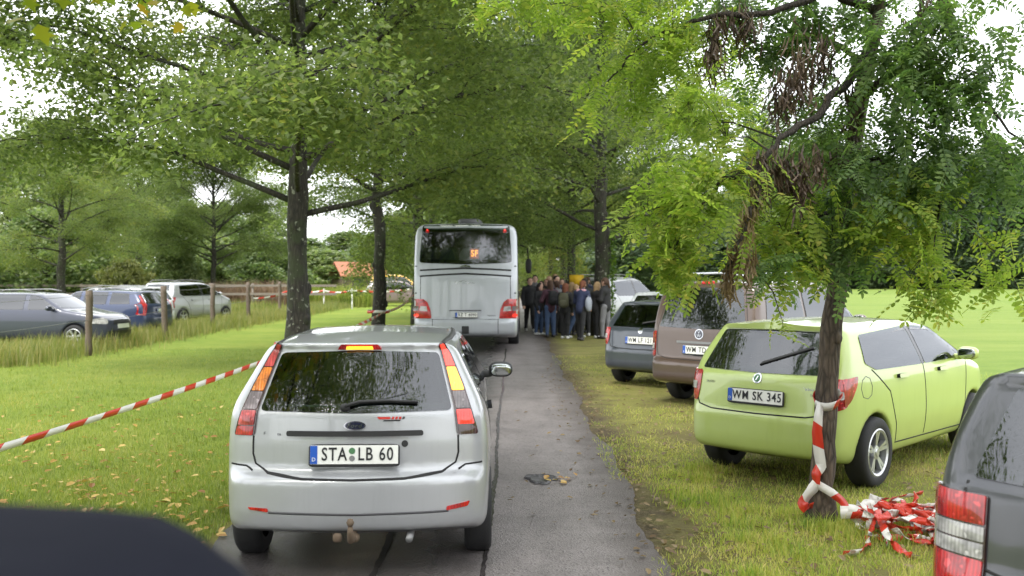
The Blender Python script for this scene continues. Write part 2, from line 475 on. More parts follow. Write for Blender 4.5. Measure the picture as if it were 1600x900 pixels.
def ringpanel(body, poly, wid, view, off=0.0025, thick=0.01, sgn=1, r=0.02, step=0.035):
    """a band that follows the rim of an outline (window seal)"""
    O = resample(fillet(poly, r), step); I = inset(O, wid); n = len(O)
    H, N = body.hit(np.concatenate([O, I]), view, sgn)
    V = np.concatenate([H + N * off, (H - N * thick)[:n]])
    F = [[i, (i + 1) % n, n + (i + 1) % n, n + i] for i in range(n)] + [[i, 2 * n + i, 2 * n + (i + 1) % n, (i + 1) % n] for i in range(n)]
    q = F[0]; nn = np.cross(V[q[1]] - V[q[0]], V[q[2]] - V[q[0]])
    if nn @ N[0] < 0: F = [f[::-1] for f in F]
    return V, F
def strip(body, line, wid, view, off=0.002, thick=0.006, sgn=1, closed=False, step=0.04):
    """a narrow band along a line on the body (panel gap, trim strip)"""
    P = resample(line, step, closed); n = len(P)
    T = np.gradient(P, axis=0) if not closed else np.roll(P, -1, 0) - np.roll(P, 1, 0)
    T /= np.linalg.norm(T, axis=1)[:, None] + 1e-9; Nn = np.stack([-T[:, 1], T[:, 0]], 1) * wid / 2
    H, N = body.hit(np.concatenate([P + Nn, P - Nn]), view, sgn)
    V = np.concatenate([H + N * off, H - N * thick])
    F = []
    for i in range(n if closed else n - 1):
        j = (i + 1) % n
        F += [[i, j, n + j, n + i], [2 * n + i, 2 * n + j, j, i], [n + i, n + j, 3 * n + j, 3 * n + i]]
    q = F[0]; nn = np.cross(V[q[1]] - V[q[0]], V[q[2]] - V[q[0]])
    if nn @ N[0] < 0: F = [f[::-1] for f in F]
    return V, F
def mirror_x(P): return [(-x, z) for x, z in P]
def sym(half): return [p for p in half] + [(-x, z) for x, z in half[::-1] if abs(x) > 1e-6]

# ------------------------------------------------------------------ vehicles
class Car:
    def __init__(s, name, label, cat, loc, heading, body, bmat, h=0.028, group=None, cuts=(), parent=None):
        """loc = middle of the rear bumper on the ground, heading = degrees from +Y towards +X"""
        s.b = body
        s.root = thing(name, label, cat, loc, -R(heading), group)
        V, Q = surface_nets(body, (-body.W - 0.06, -0.08, body.z0 - 0.06), (body.W + 0.06, body.L + 0.08, body.H + 0.06), h)
        keep = np.ones(len(Q), bool)
        if cuts:
            cen = V[Q].mean(1); nn = np.cross(V[Q[:, 1]] - V[Q[:, 0]], V[Q[:, 2]] - V[Q[:, 0]]); nn /= np.linalg.norm(nn, axis=1)[:, None] + 1e-12
            for poly, view, sgn, d in cuts:
                O = inset(resample(fillet(poly, 0.03), 0.04), d)
                if view == 'rear': u, ok = cen[:, [0, 2]], (cen[:, 1] < body.L * 0.5) & (nn[:, 1] < -0.12)
                elif view == 'front': u, ok = cen[:, [0, 2]], (cen[:, 1] > body.L * 0.4) & (nn[:, 1] > 0.12)
                else: u, ok = cen[:, [1, 2]], (cen[:, 0] * sgn > 0) & (nn[:, 0] * sgn > 0.2)
                keep &= ~(ok & (poly_sdf(u, O) < 0))
        s.body = MB().add(V, Q[keep]).build('body', bmat, s.root)
    def add(s, name, VF, mat, parent=None, smooth=True):
        return MB().add(*VF).build(name, mat, parent or s.root, smooth)
    def panel(s, name, poly, view, mat, parent=None, **k): return s.add(name, panel(s.b, poly, view, **k), mat, parent)
    def both(s, name, poly, mat, parent=None, **k):
        return [s.panel(name, p, 'rear', mat, parent, **k) for p in (poly, mirror_x(poly))]
    def gap(s, lines, wid=0.007, mat='gap', name='panel_gap'):
        m = MB()
        for ln, view, sgn, closed in lines: m.add(*strip(s.b, ln, wid, view, sgn=sgn, closed=closed))
        return m.build(name, mat, s.root)
    def glass(s, name, poly, view, sgn=1, seal=0.045, mat='glass', smat='seal', r=0.03, step=0.06):
        g = s.add(name, panel(s.b, poly, view, off=0.006, thick=0.003, step=step, sgn=sgn, r=r), mat)
        s.add('seal', ringpanel(s.b, poly, seal, view, off=0.003, sgn=sgn, r=r), smat, g)
        return g
    def wheels(s, ys, xo, rad, wid, rim='alloy', spokes=5, double=False, rimr=None):
        rimr = rimr or rad * 0.66
        t = lathe([(rimr - .005, -wid * .44), (rimr + .02, -wid * .49), (rad - .03, -wid * .5), (rad - .008, -wid * .4), (rad, -wid * .25), (rad, wid * .25), (rad - .008, wid * .4), (rad - .03, wid * .5), (rimr + .02, wid * .49), (rimr - .005, wid * .44), (rimr - .01, wid * .1), (0.02, wid * .08)], 36)
        tm = MB().add(*t).mesh('wheel', 'tyre')
        m = MB()
        m.add(*lathe([(rimr - .012, wid * .12), (rimr - .004, wid * .40), (rimr + .008, wid * .46), (rimr - .004, wid * .49), (rimr - .022, wid * .44), (rimr - .03, wid * .2)], 36))
        m.add(*lathe([(0.0, wid * .44), (0.03, wid * .44), (0.035, wid * .40), (0.06, wid * .38), (0.065, wid * .2)], 20))
        for k in range(spokes):
            for dd in ((-0.13, 0.13) if double else (0,)):
                a = 2 * PI * k / spokes + 0.3
                a1 = a + dd; a0 = a + dd * 0.55
                w0, w1 = (0.024, 0.03) if double else (0.045, 0.055)
                d = np.array([math.cos(a1), math.sin(a1)]); d0 = np.array([math.cos(a0), math.sin(a0)]); p = np.array([-d[1], d[0]])
                A0, A1 = d0 * 0.045, d * (rimr - 0.015)
                q = [A0 - p * w0 / 2, A0 + p * w0 / 2, A1 + p * w1 / 2, A1 - p * w1 / 2]
                xo_, xi = wid * .42, wid * .22
                Vv = [(xo_ - 0.012, *q[0]), (xo_ - 0.012, *q[1]), (wid * .45, *q[2]), (wid * .45, *q[3]), (xi, *q[0]), (xi, *q[1]), (xi, *q[2]), (xi, *q[3])]
                m.add(Vv, [[0, 1, 2, 3], [0, 4, 5, 1], [1, 5, 6, 2], [2, 6, 7, 3], [3, 7, 4, 0]])
        rm = m.mesh('rim', rim, smooth=False)
        for y in ys:
            for sg in (1, -1):
                wl = link('wheel', tm, s.root, (sg * xo, y, rad - 0.01), (0, 0, 0 if sg > 0 else PI))
                link('rim', rm, wl)
    def plate(s, text, x, z, tilt=0.0, y=None, band='plate_blue', w_=0.52, hh=0.11, tsize=0.098, txt='ink', face='plate_white', frame=True, stretch=0.86, seals=True):
        """licence plate with its frame, blue band and letters"""
        H, N = s.b.hit([(x, z)], 'rear')
        y0 = H[0, 1] if y is None else y
        m = MB()
        p = MB().add(*box((0, 0, 0), (w_, 0.006, hh))).build('number_plate', face, s.root, False, (x, y0 - 0.022, z), (tilt, 0, 0))
        if frame: MB().add(*rbox((0, 0.012, -0.006), (w_ + 0.022, 0.02, hh + 0.026), e=12)).build('plate_frame', 'plastic', p)
        if band: MB().add(*box((-w_ / 2 + 0.022, -0.005, 0), (0.042, 0.003, hh - 0.004))).build('country_band', band, p, False)
        me = textmesh(text, tsize, 0.001, 0.0012); me.materials.append(MATS[txt])
        l = link('lettering', me, p, (0.02, -0.006, 0), (PI / 2, 0, 0)); l.scale = (stretch, 1, 1)
        if band:
            md = textmesh('D', 0.032, 0.0005); md.materials.append(MATS['plate_white'])
            link('country_letter', md, p, (-w_ / 2 + 0.022, -0.0085, -0.028), (PI / 2, 0, 0))
        return p
    def seats(s, rows, z=0.55, top=1.05, mat='seatcloth', wid=0.48, xs=(-0.36, 0.36)):
        for y, xx in rows:
            for x in xx:
                m = MB(); m.add(*rbox((x, y, (z + top) / 2), (wid, 0.14, top - z), e=3.2)); m.add(*rbox((x, y, top + 0.10), (0.26, 0.10, 0.17), e=2.6)); m.add(*rbox((x, y + 0.28, z), (wid, 0.5, 0.16), e=3))
                m.build('seat', mat, s.root)
    def mirror(s, y, z, mat, xs, reach=0.14):
        for sg in xs:
            hx = sg * (s.b.W - 0.02)
            m = MB(); m.add(*rbox((hx + sg * reach * .75, y, z + 0.02), (0.20, 0.10, 0.13), e=2.8)); m.add(*rbox((hx - sg * 0.03, y + 0.02, z - 0.02), (0.14, 0.06, 0.06), e=3))
            o = m.build('wing_mirror', mat, s.root)
            MB().add(*rbox((hx + sg * reach * .75, y - 0.048, z + 0.02), (0.165, 0.012, 0.10), e=3)).build('mirror_glass', 'mirror', o)
# ------------------------------------------------------------------ the materials
paint('paint_silver', (0.43, 0.44, 0.455), metal=0.40, rough=0.36, dirt=0.30)
paint('paint_green', (0.43, 0.53, 0.15), metal=0.0, rough=0.32, dirt=0.25)
paint('paint_brown', (0.085, 0.055, 0.041), metal=0.35, rough=0.36)
paint('paint_grey', (0.050, 0.060, 0.074), metal=0.35, rough=0.34)
paint('paint_white', (0.70, 0.72, 0.74), rough=0.3)
paint('paint_iron', (0.045, 0.047, 0.052), metal=0.4, rough=0.34)
paint('paint_navy', (0.010, 0.011, 0.018), rough=0.4)
paint('paint_blue', (0.026, 0.042, 0.10), metal=0.2, rough=0.33)
paint('paint_ice', (0.030, 0.036, 0.062), metal=0.2, rough=0.33)
paint('paint_mauve', (0.24, 0.185, 0.18), metal=0.25, rough=0.36)
paint('paint_yellow', (0.75, 0.42, 0.03), rough=0.35)
paint('paint_bus', (0.40, 0.42, 0.45), metal=0.4, rough=0.38, dirt=0.35)
glassmat('glass'); glassmat('glass_dark', (0.08, 0.10, 0.095))
simple('seal', (0.008, 0.008, 0.009), 0.25, coat=0.3)
simple('gap', (0.006, 0.006, 0.006), 0.7)
simple('plastic', (0.018, 0.018, 0.019), 0.55)
simple('tyre', (0.016, 0.016, 0.017), 0.75, vary=0.3, bump=0.2)
simple('alloy', (0.52, 0.53, 0.54), 0.32, metal=0.75)
simple('soft_top', (0.010, 0.011, 0.018), 0.95, spec=0.1)
simple('steel', (0.22, 0.22, 0.22), 0.45, metal=0.5)
simple('chrome', (0.50, 0.51, 0.52), 0.14, metal=1.0, vary=0.03)
simple('mirror', (0.50, 0.53, 0.53), 0.03, metal=1.0, vary=0.01)
simple('plate_white', (0.74, 0.74, 0.70), 0.4, vary=0.05)
simple('plate_blue', (0.012, 0.085, 0.42), 0.4)
simple('ink', (0.012, 0.012, 0.014), 0.5)
simple('ink_grey', (0.07, 0.07, 0.075), 0.5)
simple('badge_blue', (0.006, 0.009, 0.03), 0.2, coat=1)
simple('decal_red', (0.5, 0.03, 0.02), 0.4)
simple('decal_green', (0.06, 0.17, 0.07), 0.5)
simple('rust', (0.12, 0.085, 0.055), 0.75, vary=0.4, vscale=30)
simple('seatcloth', (0.045, 0.05, 0.055), 0.9)
simple('bus_seat', (0.16, 0.21, 0.20), 0.9)
lens('lens_red', (0.55, 0.012, 0.012)); lens('lens_rose', (0.62, 0.06, 0.06)); lens('lens_dark', (0.05, 0.012, 0.012))
lens('lens_mauve', (0.33, 0.27, 0.29)); lens('lens_clear', (0.55, 0.54, 0.52)); lens('lens_smoke', (0.17, 0.14, 0.14)); lens('lens_amber', (0.8, 0.22, 0.02))
lens('lamp_brake', (0.9, 0.03, 0.015), 0.25); lens('lamp_amber', (1.0, 0.42, 0.03), 0.9); lens('lamp_tail', (1.0, 0.05, 0.03), 0.7)
simple('wood_post', (0.13, 0.10, 0.075), 0.85, vary=0.35, vscale=14, bump=0.5)
simple('wood_rail', (0.20, 0.17, 0.14), 0.85, vary=0.3, vscale=10, bump=0.4)
simple('white_stake', (0.7, 0.7, 0.68), 0.6)
simple('wire', (0.2, 0.2, 0.2), 0.5, metal=0.6)
tapemat('tape', 0.68); tapemat('tape_fine', 0.34); tapemat('tape_heap', 0.34, 0.30)
barkmat('bark_lime', (0.008, 0.007, 0.006), (0.040, 0.034, 0.026), moss=(0.032, 0.042, 0.016))
barkmat('bark_robinia', (0.018, 0.013, 0.009), (0.115, 0.085, 0.06), scale=13)
barkmat('twig', (0.012, 0.009, 0.007), (0.045, 0.035, 0.026), scale=20)
leafmat('leaf_lime', (0.078, 0.112, 0.048), (0.132, 0.170, 0.066), (0.20, 0.235, 0.090), yellow=(0.26, 0.25, 0.08), trans=0.58)
leafmat('leaf_lime_yellowing', (0.115, 0.155, 0.058), (0.195, 0.235, 0.078), (0.29, 0.30, 0.10), yellow=(0.34, 0.27, 0.09), trans=0.58)
leafmat('leaf_robinia', (0.068, 0.120, 0.048), (0.120, 0.185, 0.066), (0.19, 0.26, 0.088), patch=1.5, trans=.55)
leafmat('leaf_robinia_yellow_backlit', (0.14, 0.21, 0.042), (0.225, 0.30, 0.058), (0.33, 0.385, 0.085), yellow=(0.46, 0.42, 0.10), trans=0.6, patch=1.5)  # yellowing leaves, with backlit brightness put into the colour as well
leafmat('leaf_maple', (0.09, 0.17, 0.02), (0.20, 0.26, 0.03), (0.34, 0.30, 0.035), yellow=(0.40, 0.20, 0.03), trans=0.5, patch=1.2)
leafmat('leaf_far', (0.075, 0.120, 0.055), (0.155, 0.205, 0.085), (0.26, 0.29, 0.13), trans=0.4, patch=0.12)
leafmat('leaf_far_olive', (0.12, 0.14, 0.05), (0.21, 0.22, 0.07), (0.31, 0.30, 0.10), trans=0.3, patch=0.2)
leafmat('leaf_forest', (0.030, 0.055, 0.030), (0.055, 0.088, 0.044), (0.10, 0.135, 0.06), trans=0.25, patch=0.10)
leafmat('leaf_ivy', (0.05, 0.10, 0.02), (0.10, 0.17, 0.03), (0.17, 0.24, 0.04), patch=2.0)
leafmat('pods', (0.030, 0.019, 0.013), (0.070, 0.046, 0.032), (0.15, 0.105, 0.07), trans=0.15, patch=2.0)
leafmat('dead_leaf', (0.12, 0.075, 0.04), (0.20, 0.14, 0.07), (0.30, 0.22, 0.12), trans=0.3, patch=2.0)
leafmat('fallen', (0.22, 0.10, 0.035), (0.44, 0.26, 0.07), (0.58, 0.42, 0.14), yellow=(0.62, 0.50, 0.22), trans=0.2, patch=1.5)
leafmat('blade_lawn', (0.125, 0.175, 0.036), (0.225, 0.275, 0.055), (0.345, 0.355, 0.090), trans=0.4, yellow=(0.42, 0.36, 0.12), patch=0.75, wn=1.3)
leafmat('blade_verge', (0.19, 0.29, 0.05), (0.37, 0.41, 0.085), (0.58, 0.50, 0.18), trans=0.45, yellow=(0.62, 0.50, 0.26), patch=1.4, wn=1.2)
leafmat('blade_tall', (0.10, 0.15, 0.035), (0.20, 0.22, 0.065), (0.33, 0.29, 0.12), trans=0.4, yellow=(0.36, 0.26, 0.12), patch=0.25)
leafmat('reed', (0.14, 0.085, 0.06), (0.23, 0.15, 0.10), (0.34, 0.24, 0.16), trans=0.2, patch=0.3)

# ------------------------------------------------------------------ ground, field and road
ROAD_L, ROAD_R = -2.05, 0.98
def ground_material():
    k = NT('lawn_ground'); p = k.pos()
    x = k.n('SeparateXYZ', Vector=p).outputs['X']; 
    n1 = k.noise(0.35, 5, p); n2 = k.noise(2.3, 5, p); n3 = k.noise(30, 4, p)
    f = k.math('ADD', k.math('MULTIPLY', n1, 0.6), k.math('ADD', k.math('MULTIPLY', n2, 0.3), k.math('MULTIPLY', n3, 0.2)))
    lawn = k.ramp(f, [(0.32, (0.12, 0.185, 0.025)), (0.50, (0.20, 0.285, 0.036)), (0.68, (0.29, 0.34, 0.058)), (0.86, (0.36, 0.31, 0.10))])
    verge = k.ramp(f, [(0.36, (0.085, 0.062, 0.042)), (0.46, (0.18, 0.15, 0.062)), (0.56, (0.25, 0.25, 0.065)), (0.74, (0.38, 0.31, 0.13))])
    vm = k.math('MULTIPLY', k.n('MapRange', **{'Value': x, 'From Min': -2.6, 'From Max': -2.1}).outputs[0], k.n('MapRange', **{'Value': x, 'From Min': 4.5, 'From Max': 7.5, 'To Min': 1.0, 'To Max': 0.0}).outputs[0])
    c = k.mix(vm, lawn, verge)
    so_ = k.n('MapRange', **{'Value': k.math('ADD', x, k.math('MULTIPLY', n2, 0.9)), 'From Min': 1.95, 'From Max': 1.45}).outputs[0]
    so2 = k.n('MapRange', **{'Value': x, 'From Min': 0.5, 'From Max': 0.6}).outputs[0]
    soil = k.ramp(n3, [(0.3, (0.05, 0.036, 0.028)), (0.7, (0.14, 0.105, 0.075))])
    c = k.mix(k.math('MULTIPLY', k.math('MULTIPLY', so_, so2), 0.85), c, soil)
    b = k.n('BsdfPrincipled', **{'Base Color': c, 'Roughness': 0.9, 'Specular IOR Level': 0.2})
    k.link(k.bump(k.math('ADD', n3, k.noise(90, 3, p)), 0.8, 0.05), b.inputs['Normal'])
    return k.surf(b)
ground_material()
def field_material():
    k = NT('field_grass'); p = k.pos()
    f = k.math('ADD', k.math('MULTIPLY', k.noise(0.08, 4, p), 0.5), k.math('ADD', k.math('MULTIPLY', k.noise(0.9, 6, p, 0.7), 0.35), k.math('MULTIPLY', k.noise(9, 5, p, 0.7), 0.2)))
    st = k.noise(0.35, 4, k.n('Mapping', Vector=p, Rotation=(0, 0, 0.5), Scale=(0.15, 2.2, 1)).outputs[0], 0.65)
    f = k.math('ADD', k.math('MULTIPLY', f, 0.65), k.math('MULTIPLY', st, 0.38))
    c = k.ramp(f, [(0.34, (0.085, 0.14, 0.028)), (0.5, (0.14, 0.205, 0.036)), (0.66, (0.20, 0.25, 0.055)), (0.8, (0.25, 0.245, 0.085))])
    b = k.n('BsdfPrincipled', **{'Base Color': c, 'Roughness': 0.9, 'Specular IOR Level': 0.2})
    k.link(k.bump(k.noise(25, 4, p), 0.6, 0.06), b.inputs['Normal'])
    return k.surf(b)
field_material()
def road_material():
    k = NT('wet_asphalt'); p = k.pos()
    x = k.n('SeparateXYZ', Vector=p).outputs['X']
    big = k.noise(0.55, 5, p); mid = k.noise(3.0, 5, p)
    v = k.n('TexVoronoi', Scale=85.0); k.link(p, v.inputs['Vector'])
    st = k.n('SeparateColor', Color=v.outputs['Color']).outputs[0]
    base = k.mix(big, (0.115, 0.10, 0.098), (0.195, 0.172, 0.166))
    c = k.mix(k.math('MULTIPLY', st, 0.55), base, (0.26, 0.235, 0.225))
    c = k.mix(k.ramp(st, [(0.0, 1.0), (0.16, 0.0)]), c, (0.06, 0.053, 0.052))
    stain = k.ramp(k.noise(1.1, 6, p, 0.7), [(0.46, 0.0), (0.66, 0.55)])
    c = k.mix(stain, c, (0.075, 0.066, 0.064))
    c = k.mix(k.ramp(k.noise(0.9, 5, k.n('Mapping', Vector=p, Scale=(3.2, 0.5, 1)).outputs[0], 0.6), [(0.5, 0.0), (0.7, 0.35)]), c, (0.25, 0.225, 0.215))
    # moss, silt and wet soil along the right-hand edge and the old seam in the middle of the lane
    edge = k.n('MapRange', **{'Value': k.math('ADD', x, k.math('MULTIPLY', mid, 0.5)), 'From Min': 0.80, 'From Max': 1.18}).outputs[0]
    c = k.mix(k.math('MULTIPLY', edge, 0.8), c, (0.055, 0.043, 0.037))
    wet = k.n('MapRange', **{'Value': k.math('ADD', x, k.math('MULTIPLY', mid, 0.6)), 'From Min': 0.15, 'From Max': -0.25}).outputs[0]
    c = k.mix(k.math('MULTIPLY', wet, 0.72), c, (0.035, 0.033, 0.034))
    rough = k.math('ADD', k.math('MULTIPLY', wet, -0.33), k.math('ADD', 0.46, k.math('MULTIPLY', mid, 0.2)))
    b = k.n('BsdfPrincipled', **{'Base Color': c, 'Roughness': rough, 'Specular IOR Level': 0.5})
    k.link(k.bump(k.math('ADD', v.outputs['Distance'], k.math('MULTIPLY', mid, 1.2)), 0.45, 0.012), b.inputs['Normal'])
    return k.surf(b)
road_material()
def seam_material():
    k = NT('seam_tar'); p = k.pos()
    c = k.mix(k.noise(9, 4, p), (0.028, 0.025, 0.025), (0.065, 0.058, 0.056))
    b = k.n('BsdfPrincipled', **{'Base Color': c, 'Roughness': 0.16})
    k.link(k.bump(k.noise(50, 3, p), 0.3, 0.006), b.inputs['Normal'])
    return k.surf(b)
seam_material()
simple('pothole_tar', (0.055, 0.052, 0.055), 0.5, vary=0.4, vscale=30, bump=0.8, bscale=90)

rng = np.random.default_rng(7)
def sheet(name, xs, ys, z, mat, kind='structure', zf=None):
    X, Y = np.meshgrid(xs, ys, indexing='ij'); Z = np.full_like(X, z) if zf is None else zf(X, Y)
    n, m = X.shape; i, j = np.meshgrid(np.arange(n - 1), np.arange(m - 1), indexing='ij')
    F = np.stack([i * m + j, (i + 1) * m + j, (i + 1) * m + j + 1, i * m + j + 1], -1).reshape(-1, 4)
    return tag(MB().add(np.stack([X, Y, Z], -1).reshape(-1, 3), F).build(name, mat), kind=kind)
sheet('ground', np.array([-900, -300, -60, -12, -2.6, 0, 2.6, 12, 60, 300, 900.]), np.array([-60, -10, 5, 20, 60, 150, 400, 1500.]), 0.0, 'lawn_ground')
sheet('field', np.array([7.5, 20, 60, 160.]), np.array([9, 30, 80, 150.]), 0.004, 'field_grass')
# the road: ragged edges
ys = np.concatenate([np.arange(-8, 40, 0.08), np.arange(40, 130, 0.5)])
def rag(y, s): return (0.05 * np.sin(y * 1.1 + s) + 0.03 * np.sin(y * 3.1 + 2 * s) + 0.008 * np.sin(y * 9.1 + s) + rng.normal(0, 0.007, len(y)))
le, re = ROAD_L + rag(ys, 1.0), ROAD_R + rag(ys, 4.0)
m = MB(); n = len(ys)
cols = 5
V = np.stack([np.stack([le + (re - le) * t, ys, np.full(n, 0.008)], 1) for t in np.linspace(0, 1, cols)], 1).reshape(-1, 3)
i, j = np.meshgrid(np.arange(n - 1), np.arange(cols - 1), indexing='ij')
m.add(V, np.stack([i * cols + j, i * cols + j + 1, (i + 1) * cols + j + 1, (i + 1) * cols + j], -1).reshape(-1, 4))
tag(m.build('road', 'wet_asphalt'), kind='structure')
# wet tarred seams in the asphalt where the old lane was widened
def seam(name, x0, wid, y0, y1, s):
    y = np.arange(y0, y1, 0.06); xc = x0 + 0.012 * np.sin(y * 0.9 + s) + 0.006 * np.sin(y * 3 + s) + rng.normal(0, 0.003, len(y))
    wv = wid * (0.8 + 0.15 * np.sin(y * 1.7 + s) + rng.normal(0, 0.12, len(y)))
    n = len(y); V = np.concatenate([np.stack([xc - wv / 2, y, np.full(n, 0.012)], 1), np.stack([xc + wv / 2, y, np.full(n, 0.012)], 1)])
    tag(MB().add(V, [[i, n + i, n + i + 1, i + 1] for i in range(n - 1)]).build(name, 'seam_tar'), kind='structure')
seam('road_seam', -0.16, 0.04, 3.2, 24, 0.0)
seam('road_seam', -0.85, 0.05, 3.2, 24, 2.0)
# shallow broken patch in the lane with a rim
def pothole(px, py, rx, ry):
    d = CAM_H * FPX / (py - HOR); cx = (px - 800) / FPX * d
    a = np.arange(40) * 2 * PI / 40; rr = 1 + 0.18 * np.sin(3 * a) + 0.12 * np.sin(5 * a + 1) + rng.normal(0, 0.06, 40)
    rings = [(1.0, 0.0125), (0.9, 0.030), (0.72, 0.0135), (0.0, 0.0125)]
    V = np.concatenate([np.stack([cx + rx * rr * s_ * np.cos(a), d + ry * rr * s_ * np.sin(a), np.full(40, z)], 1) for s_, z in rings])
    F = [[k * 40 + i, k * 40 + (i + 1) % 40, (k + 1) * 40 + (i + 1) % 40, (k + 1) * 40 + i] for k in range(3) for i in range(40)]
    tag(MB().add(V, F).build('pothole', 'pothole_tar'), kind='structure')
pothole(846, 752, 0.13, 0.19)

# ------------------------------------------------------------------ grass and leaves on the ground
def blades(name, n, sampler, h0, h1, wid, mat, lean=0.5):
    x, y = sampler(n); n = len(x)
    a = rng.uniform(0, 2 * PI, n); h = rng.uniform(h0, h1, n) * rng.uniform(0.6, 1.0, n); ln = rng.uniform(0.1, lean, n) * h
    b = a + rng.uniform(0.8, 2.3, n)
    d = np.stack([np.cos(a), np.sin(a)], 1); s = np.stack([np.cos(b), np.sin(b)], 1) * (wid * rng.uniform(0.6, 1.2, n))[:, None]
    P = np.stack([x, y], 1)
    z0 = np.zeros(n)
    A = np.column_stack([P - s / 2, z0]); B = np.column_stack([P + s / 2, z0])
    M = P + d * (ln * 0.35)[:, None]; T = P + d * ln[:, None]
    Cc = np.column_stack([M + s * 0.35, h * 0.6]); D = np.column_stack([M - s * 0.35, h * 0.6]); E = np.column_stack([T, h])
    V = np.stack([A, B, Cc, D, E], 1).reshape(-1, 3); k = np.arange(n)[:, None] * 5
    return tag(_blade2(V, k).build(name, mat), kind='stuff')
def _blade2(V, k):
    m = MB(); m.add(V, k + np.array([[0, 1, 2, 3]])); m.f.append((k + np.array([[3, 2, 4]]), 0)); return m
def dsample(n, x0, x1, d0, d1, pw=1.6, keep=None):
    """more blades close to the viewer, where they show larger"""
    u = rng.uniform(0, 1, n); e = 1 - pw
    d = (d0 ** e + u * (d1 ** e - d0 ** e)) ** (1 / e)
    fx0 = x0(d) if callable(x0) else np.full(n, x0); fx1 = x1(d) if callable(x1) else np.full(n, x1)
    x = fx0 + (fx1 - fx0) * rng.uniform(0, 1, n)
    ok = np.abs(x) < d * 0.60 + 0.6
    if keep is not None: ok &= keep(x, d)
    return x[ok], d[ok]
def vnoise(x, y, s, seed=0):
    r = np.random.default_rng(seed); v = 0
    for _ in range(6):
        a, b, c = r.uniform(-s, s), r.uniform(-s, s), r.uniform(0, 6.3); v = v + np.sin(a * x + b * y + c)
    return v / 2.4
blades('lawn_grass', 130000, lambda n: dsample(n, lambda d: -0.62 * d - 0.5, lambda d: ROAD_L - 0.02 + 0 * d, 3.6, 24, 1.5), 0.03, 0.075, 0.007, 'blade_lawn', 0.9)
blades('verge_grass', 110000, lambda n: dsample(n, lambda d: ROAD_R - 0.10 + 0 * d, lambda d: np.minimum(0.62 * d + 0.4, 9), 3.4, 22, 1.45, lambda x, y: (vnoise(x, y, 2.6, 3) * 1.3 + 0.5 * vnoise(x, y, 7, 5) + rng.uniform(-0.7, 0.7, len(x)) - np.clip(0.4 - (x - ROAD_R), 0, 1) * 2.0) > -0.2), 0.015, 0.055, 0.007, 'blade_verge', 1.6)
# rank tufts: at the tree's foot, along the edge, round the posts
def tufts(name, spots, per, rad, h0, h1, mat, wid=0.007, lean=0.8):
    xs, ys_ = [], []
    for (x, y, k) in spots:
        q = rng.normal(0, rad * k, (per, 2)); xs.append(x + q[:, 0]); ys_.append(y + q[:, 1])
    return blades(name, 1, lambda n: (np.concatenate(xs), np.concatenate(ys_)), h0, h1, wid, mat, lean)
sp = [(2.27 + rng.normal(0, .16), 7.0 + rng.normal(0, .16), 1.0) for _ in range(16)] + [(1.25 + abs(rng.normal(0, .5)), rng.uniform(4.2, 9), 0.9) for _ in range(34)] + [(rng.uniform(1.5, 3.8), rng.uniform(4.5, 8), 1.2) for _ in range(26)]
tufts('grass_tufts', sp, 110, 0.08, 0.04, 0.14, 'blade_verge')
tufts('grass_tufts', [(rng.uniform(2.0, 6.5), rng.uniform(7.6, 12.5), 2.0) for _ in range(34)], 150, 0.14, 0.04, 0.11, 'blade_lawn')
# tall unmown grass under the fence and round the parked cars on the left
blades('tall_grass', 30000, lambda n: (rng.normal(-10.6, 0.55, n) - 0.012 * 0, rng.uniform(19, 62, n)), 0.2, 0.62, 0.016, 'blade_tall', 0.5)
blades('tall_grass', 30000, lambda n: dsample(n, lambda d: -0.56 * d, lambda d: -11.2 + 0 * d, 22, 70, 1.3), 0.12, 0.40, 0.022, 'blade_tall', 0.5)
# fallen leaves
def fallen(name, pts, s0, s1, mat='fallen'):
    P = np.asarray(pts); n = len(P); a = rng.uniform(0, 2 * PI, n); s = rng.uniform(s0, s1, n)
    u = np.stack([np.cos(a), np.sin(a), rng.uniform(-0.35, 0.35, n)], 1); v = np.stack([-np.sin(a), np.cos(a), rng.uniform(-0.35, 0.35, n)], 1)
    c = np.column_stack([P, rng.uniform(0.016, 0.045, n)])
    o = [(-1, 0, 0), (-0.35, 0.55, .3), (0.5, 0.6, .25), (1.1, 0, 0), (0.5, -0.6, .3), (-0.35, -0.55, .25)]
    V = np.stack([c + s[:, None] / 2 * (a_ * u + b_ * v) + np.array([0, 0, 1]) * (s * c_ * 0.35)[:, None] for a_, b_, c_ in o], 1).reshape(-1, 3)
    k = np.arange(n)[:, None] * 6
    m = MB(); m.add(V, k + np.array([[0, 1, 2, 3]])); m.f.append((k + np.array([[0, 3, 4, 5]]), 0))
    return tag(m.build(name, mat, smooth=False), kind='stuff')
lx = []
q = rng.normal(0, 1, (620, 2)); lx += list(np.stack([-3.3 + q[:, 0] * 1.15, 7.2 + q[:, 1] * 1.5], 1)); lx = [p for p in lx if p[0] < ROAD_L + .05]
q = rng.uniform(0, 1, (420, 2)); lx += list(np.stack([-2.1 - q[:, 0] * 4.5, 5.0 + q[:, 1] * 9], 1))
q = rng.uniform(0, 1, (1500, 2)); rl = []; rl += list(np.stack([1.0 + q[:, 0] ** 1.5 * 3.4, 4.0 + q[:, 1] ** 1.4 * 14], 1))
rx = []
q = rng.uniform(0, 1, (170, 2)); rx += list(np.stack([0.80 + rng.normal(0, .15, 170), 3.9 + q[:, 1] * 16], 1))
q = rng.uniform(0, 1, (26, 2)); rx += list(np.stack([q[:, 0] * 0.9 - 0.05, 3.9 + q[:, 1] * 10], 1))
q = rng.normal(0, 1, (14, 2)); lx += list(np.stack([0.40 + q[:, 0] * 0.06, 8.45 + q[:, 1] * 0.12], 1))
fallen('fallen_leaves', lx, 0.03, 0.085)
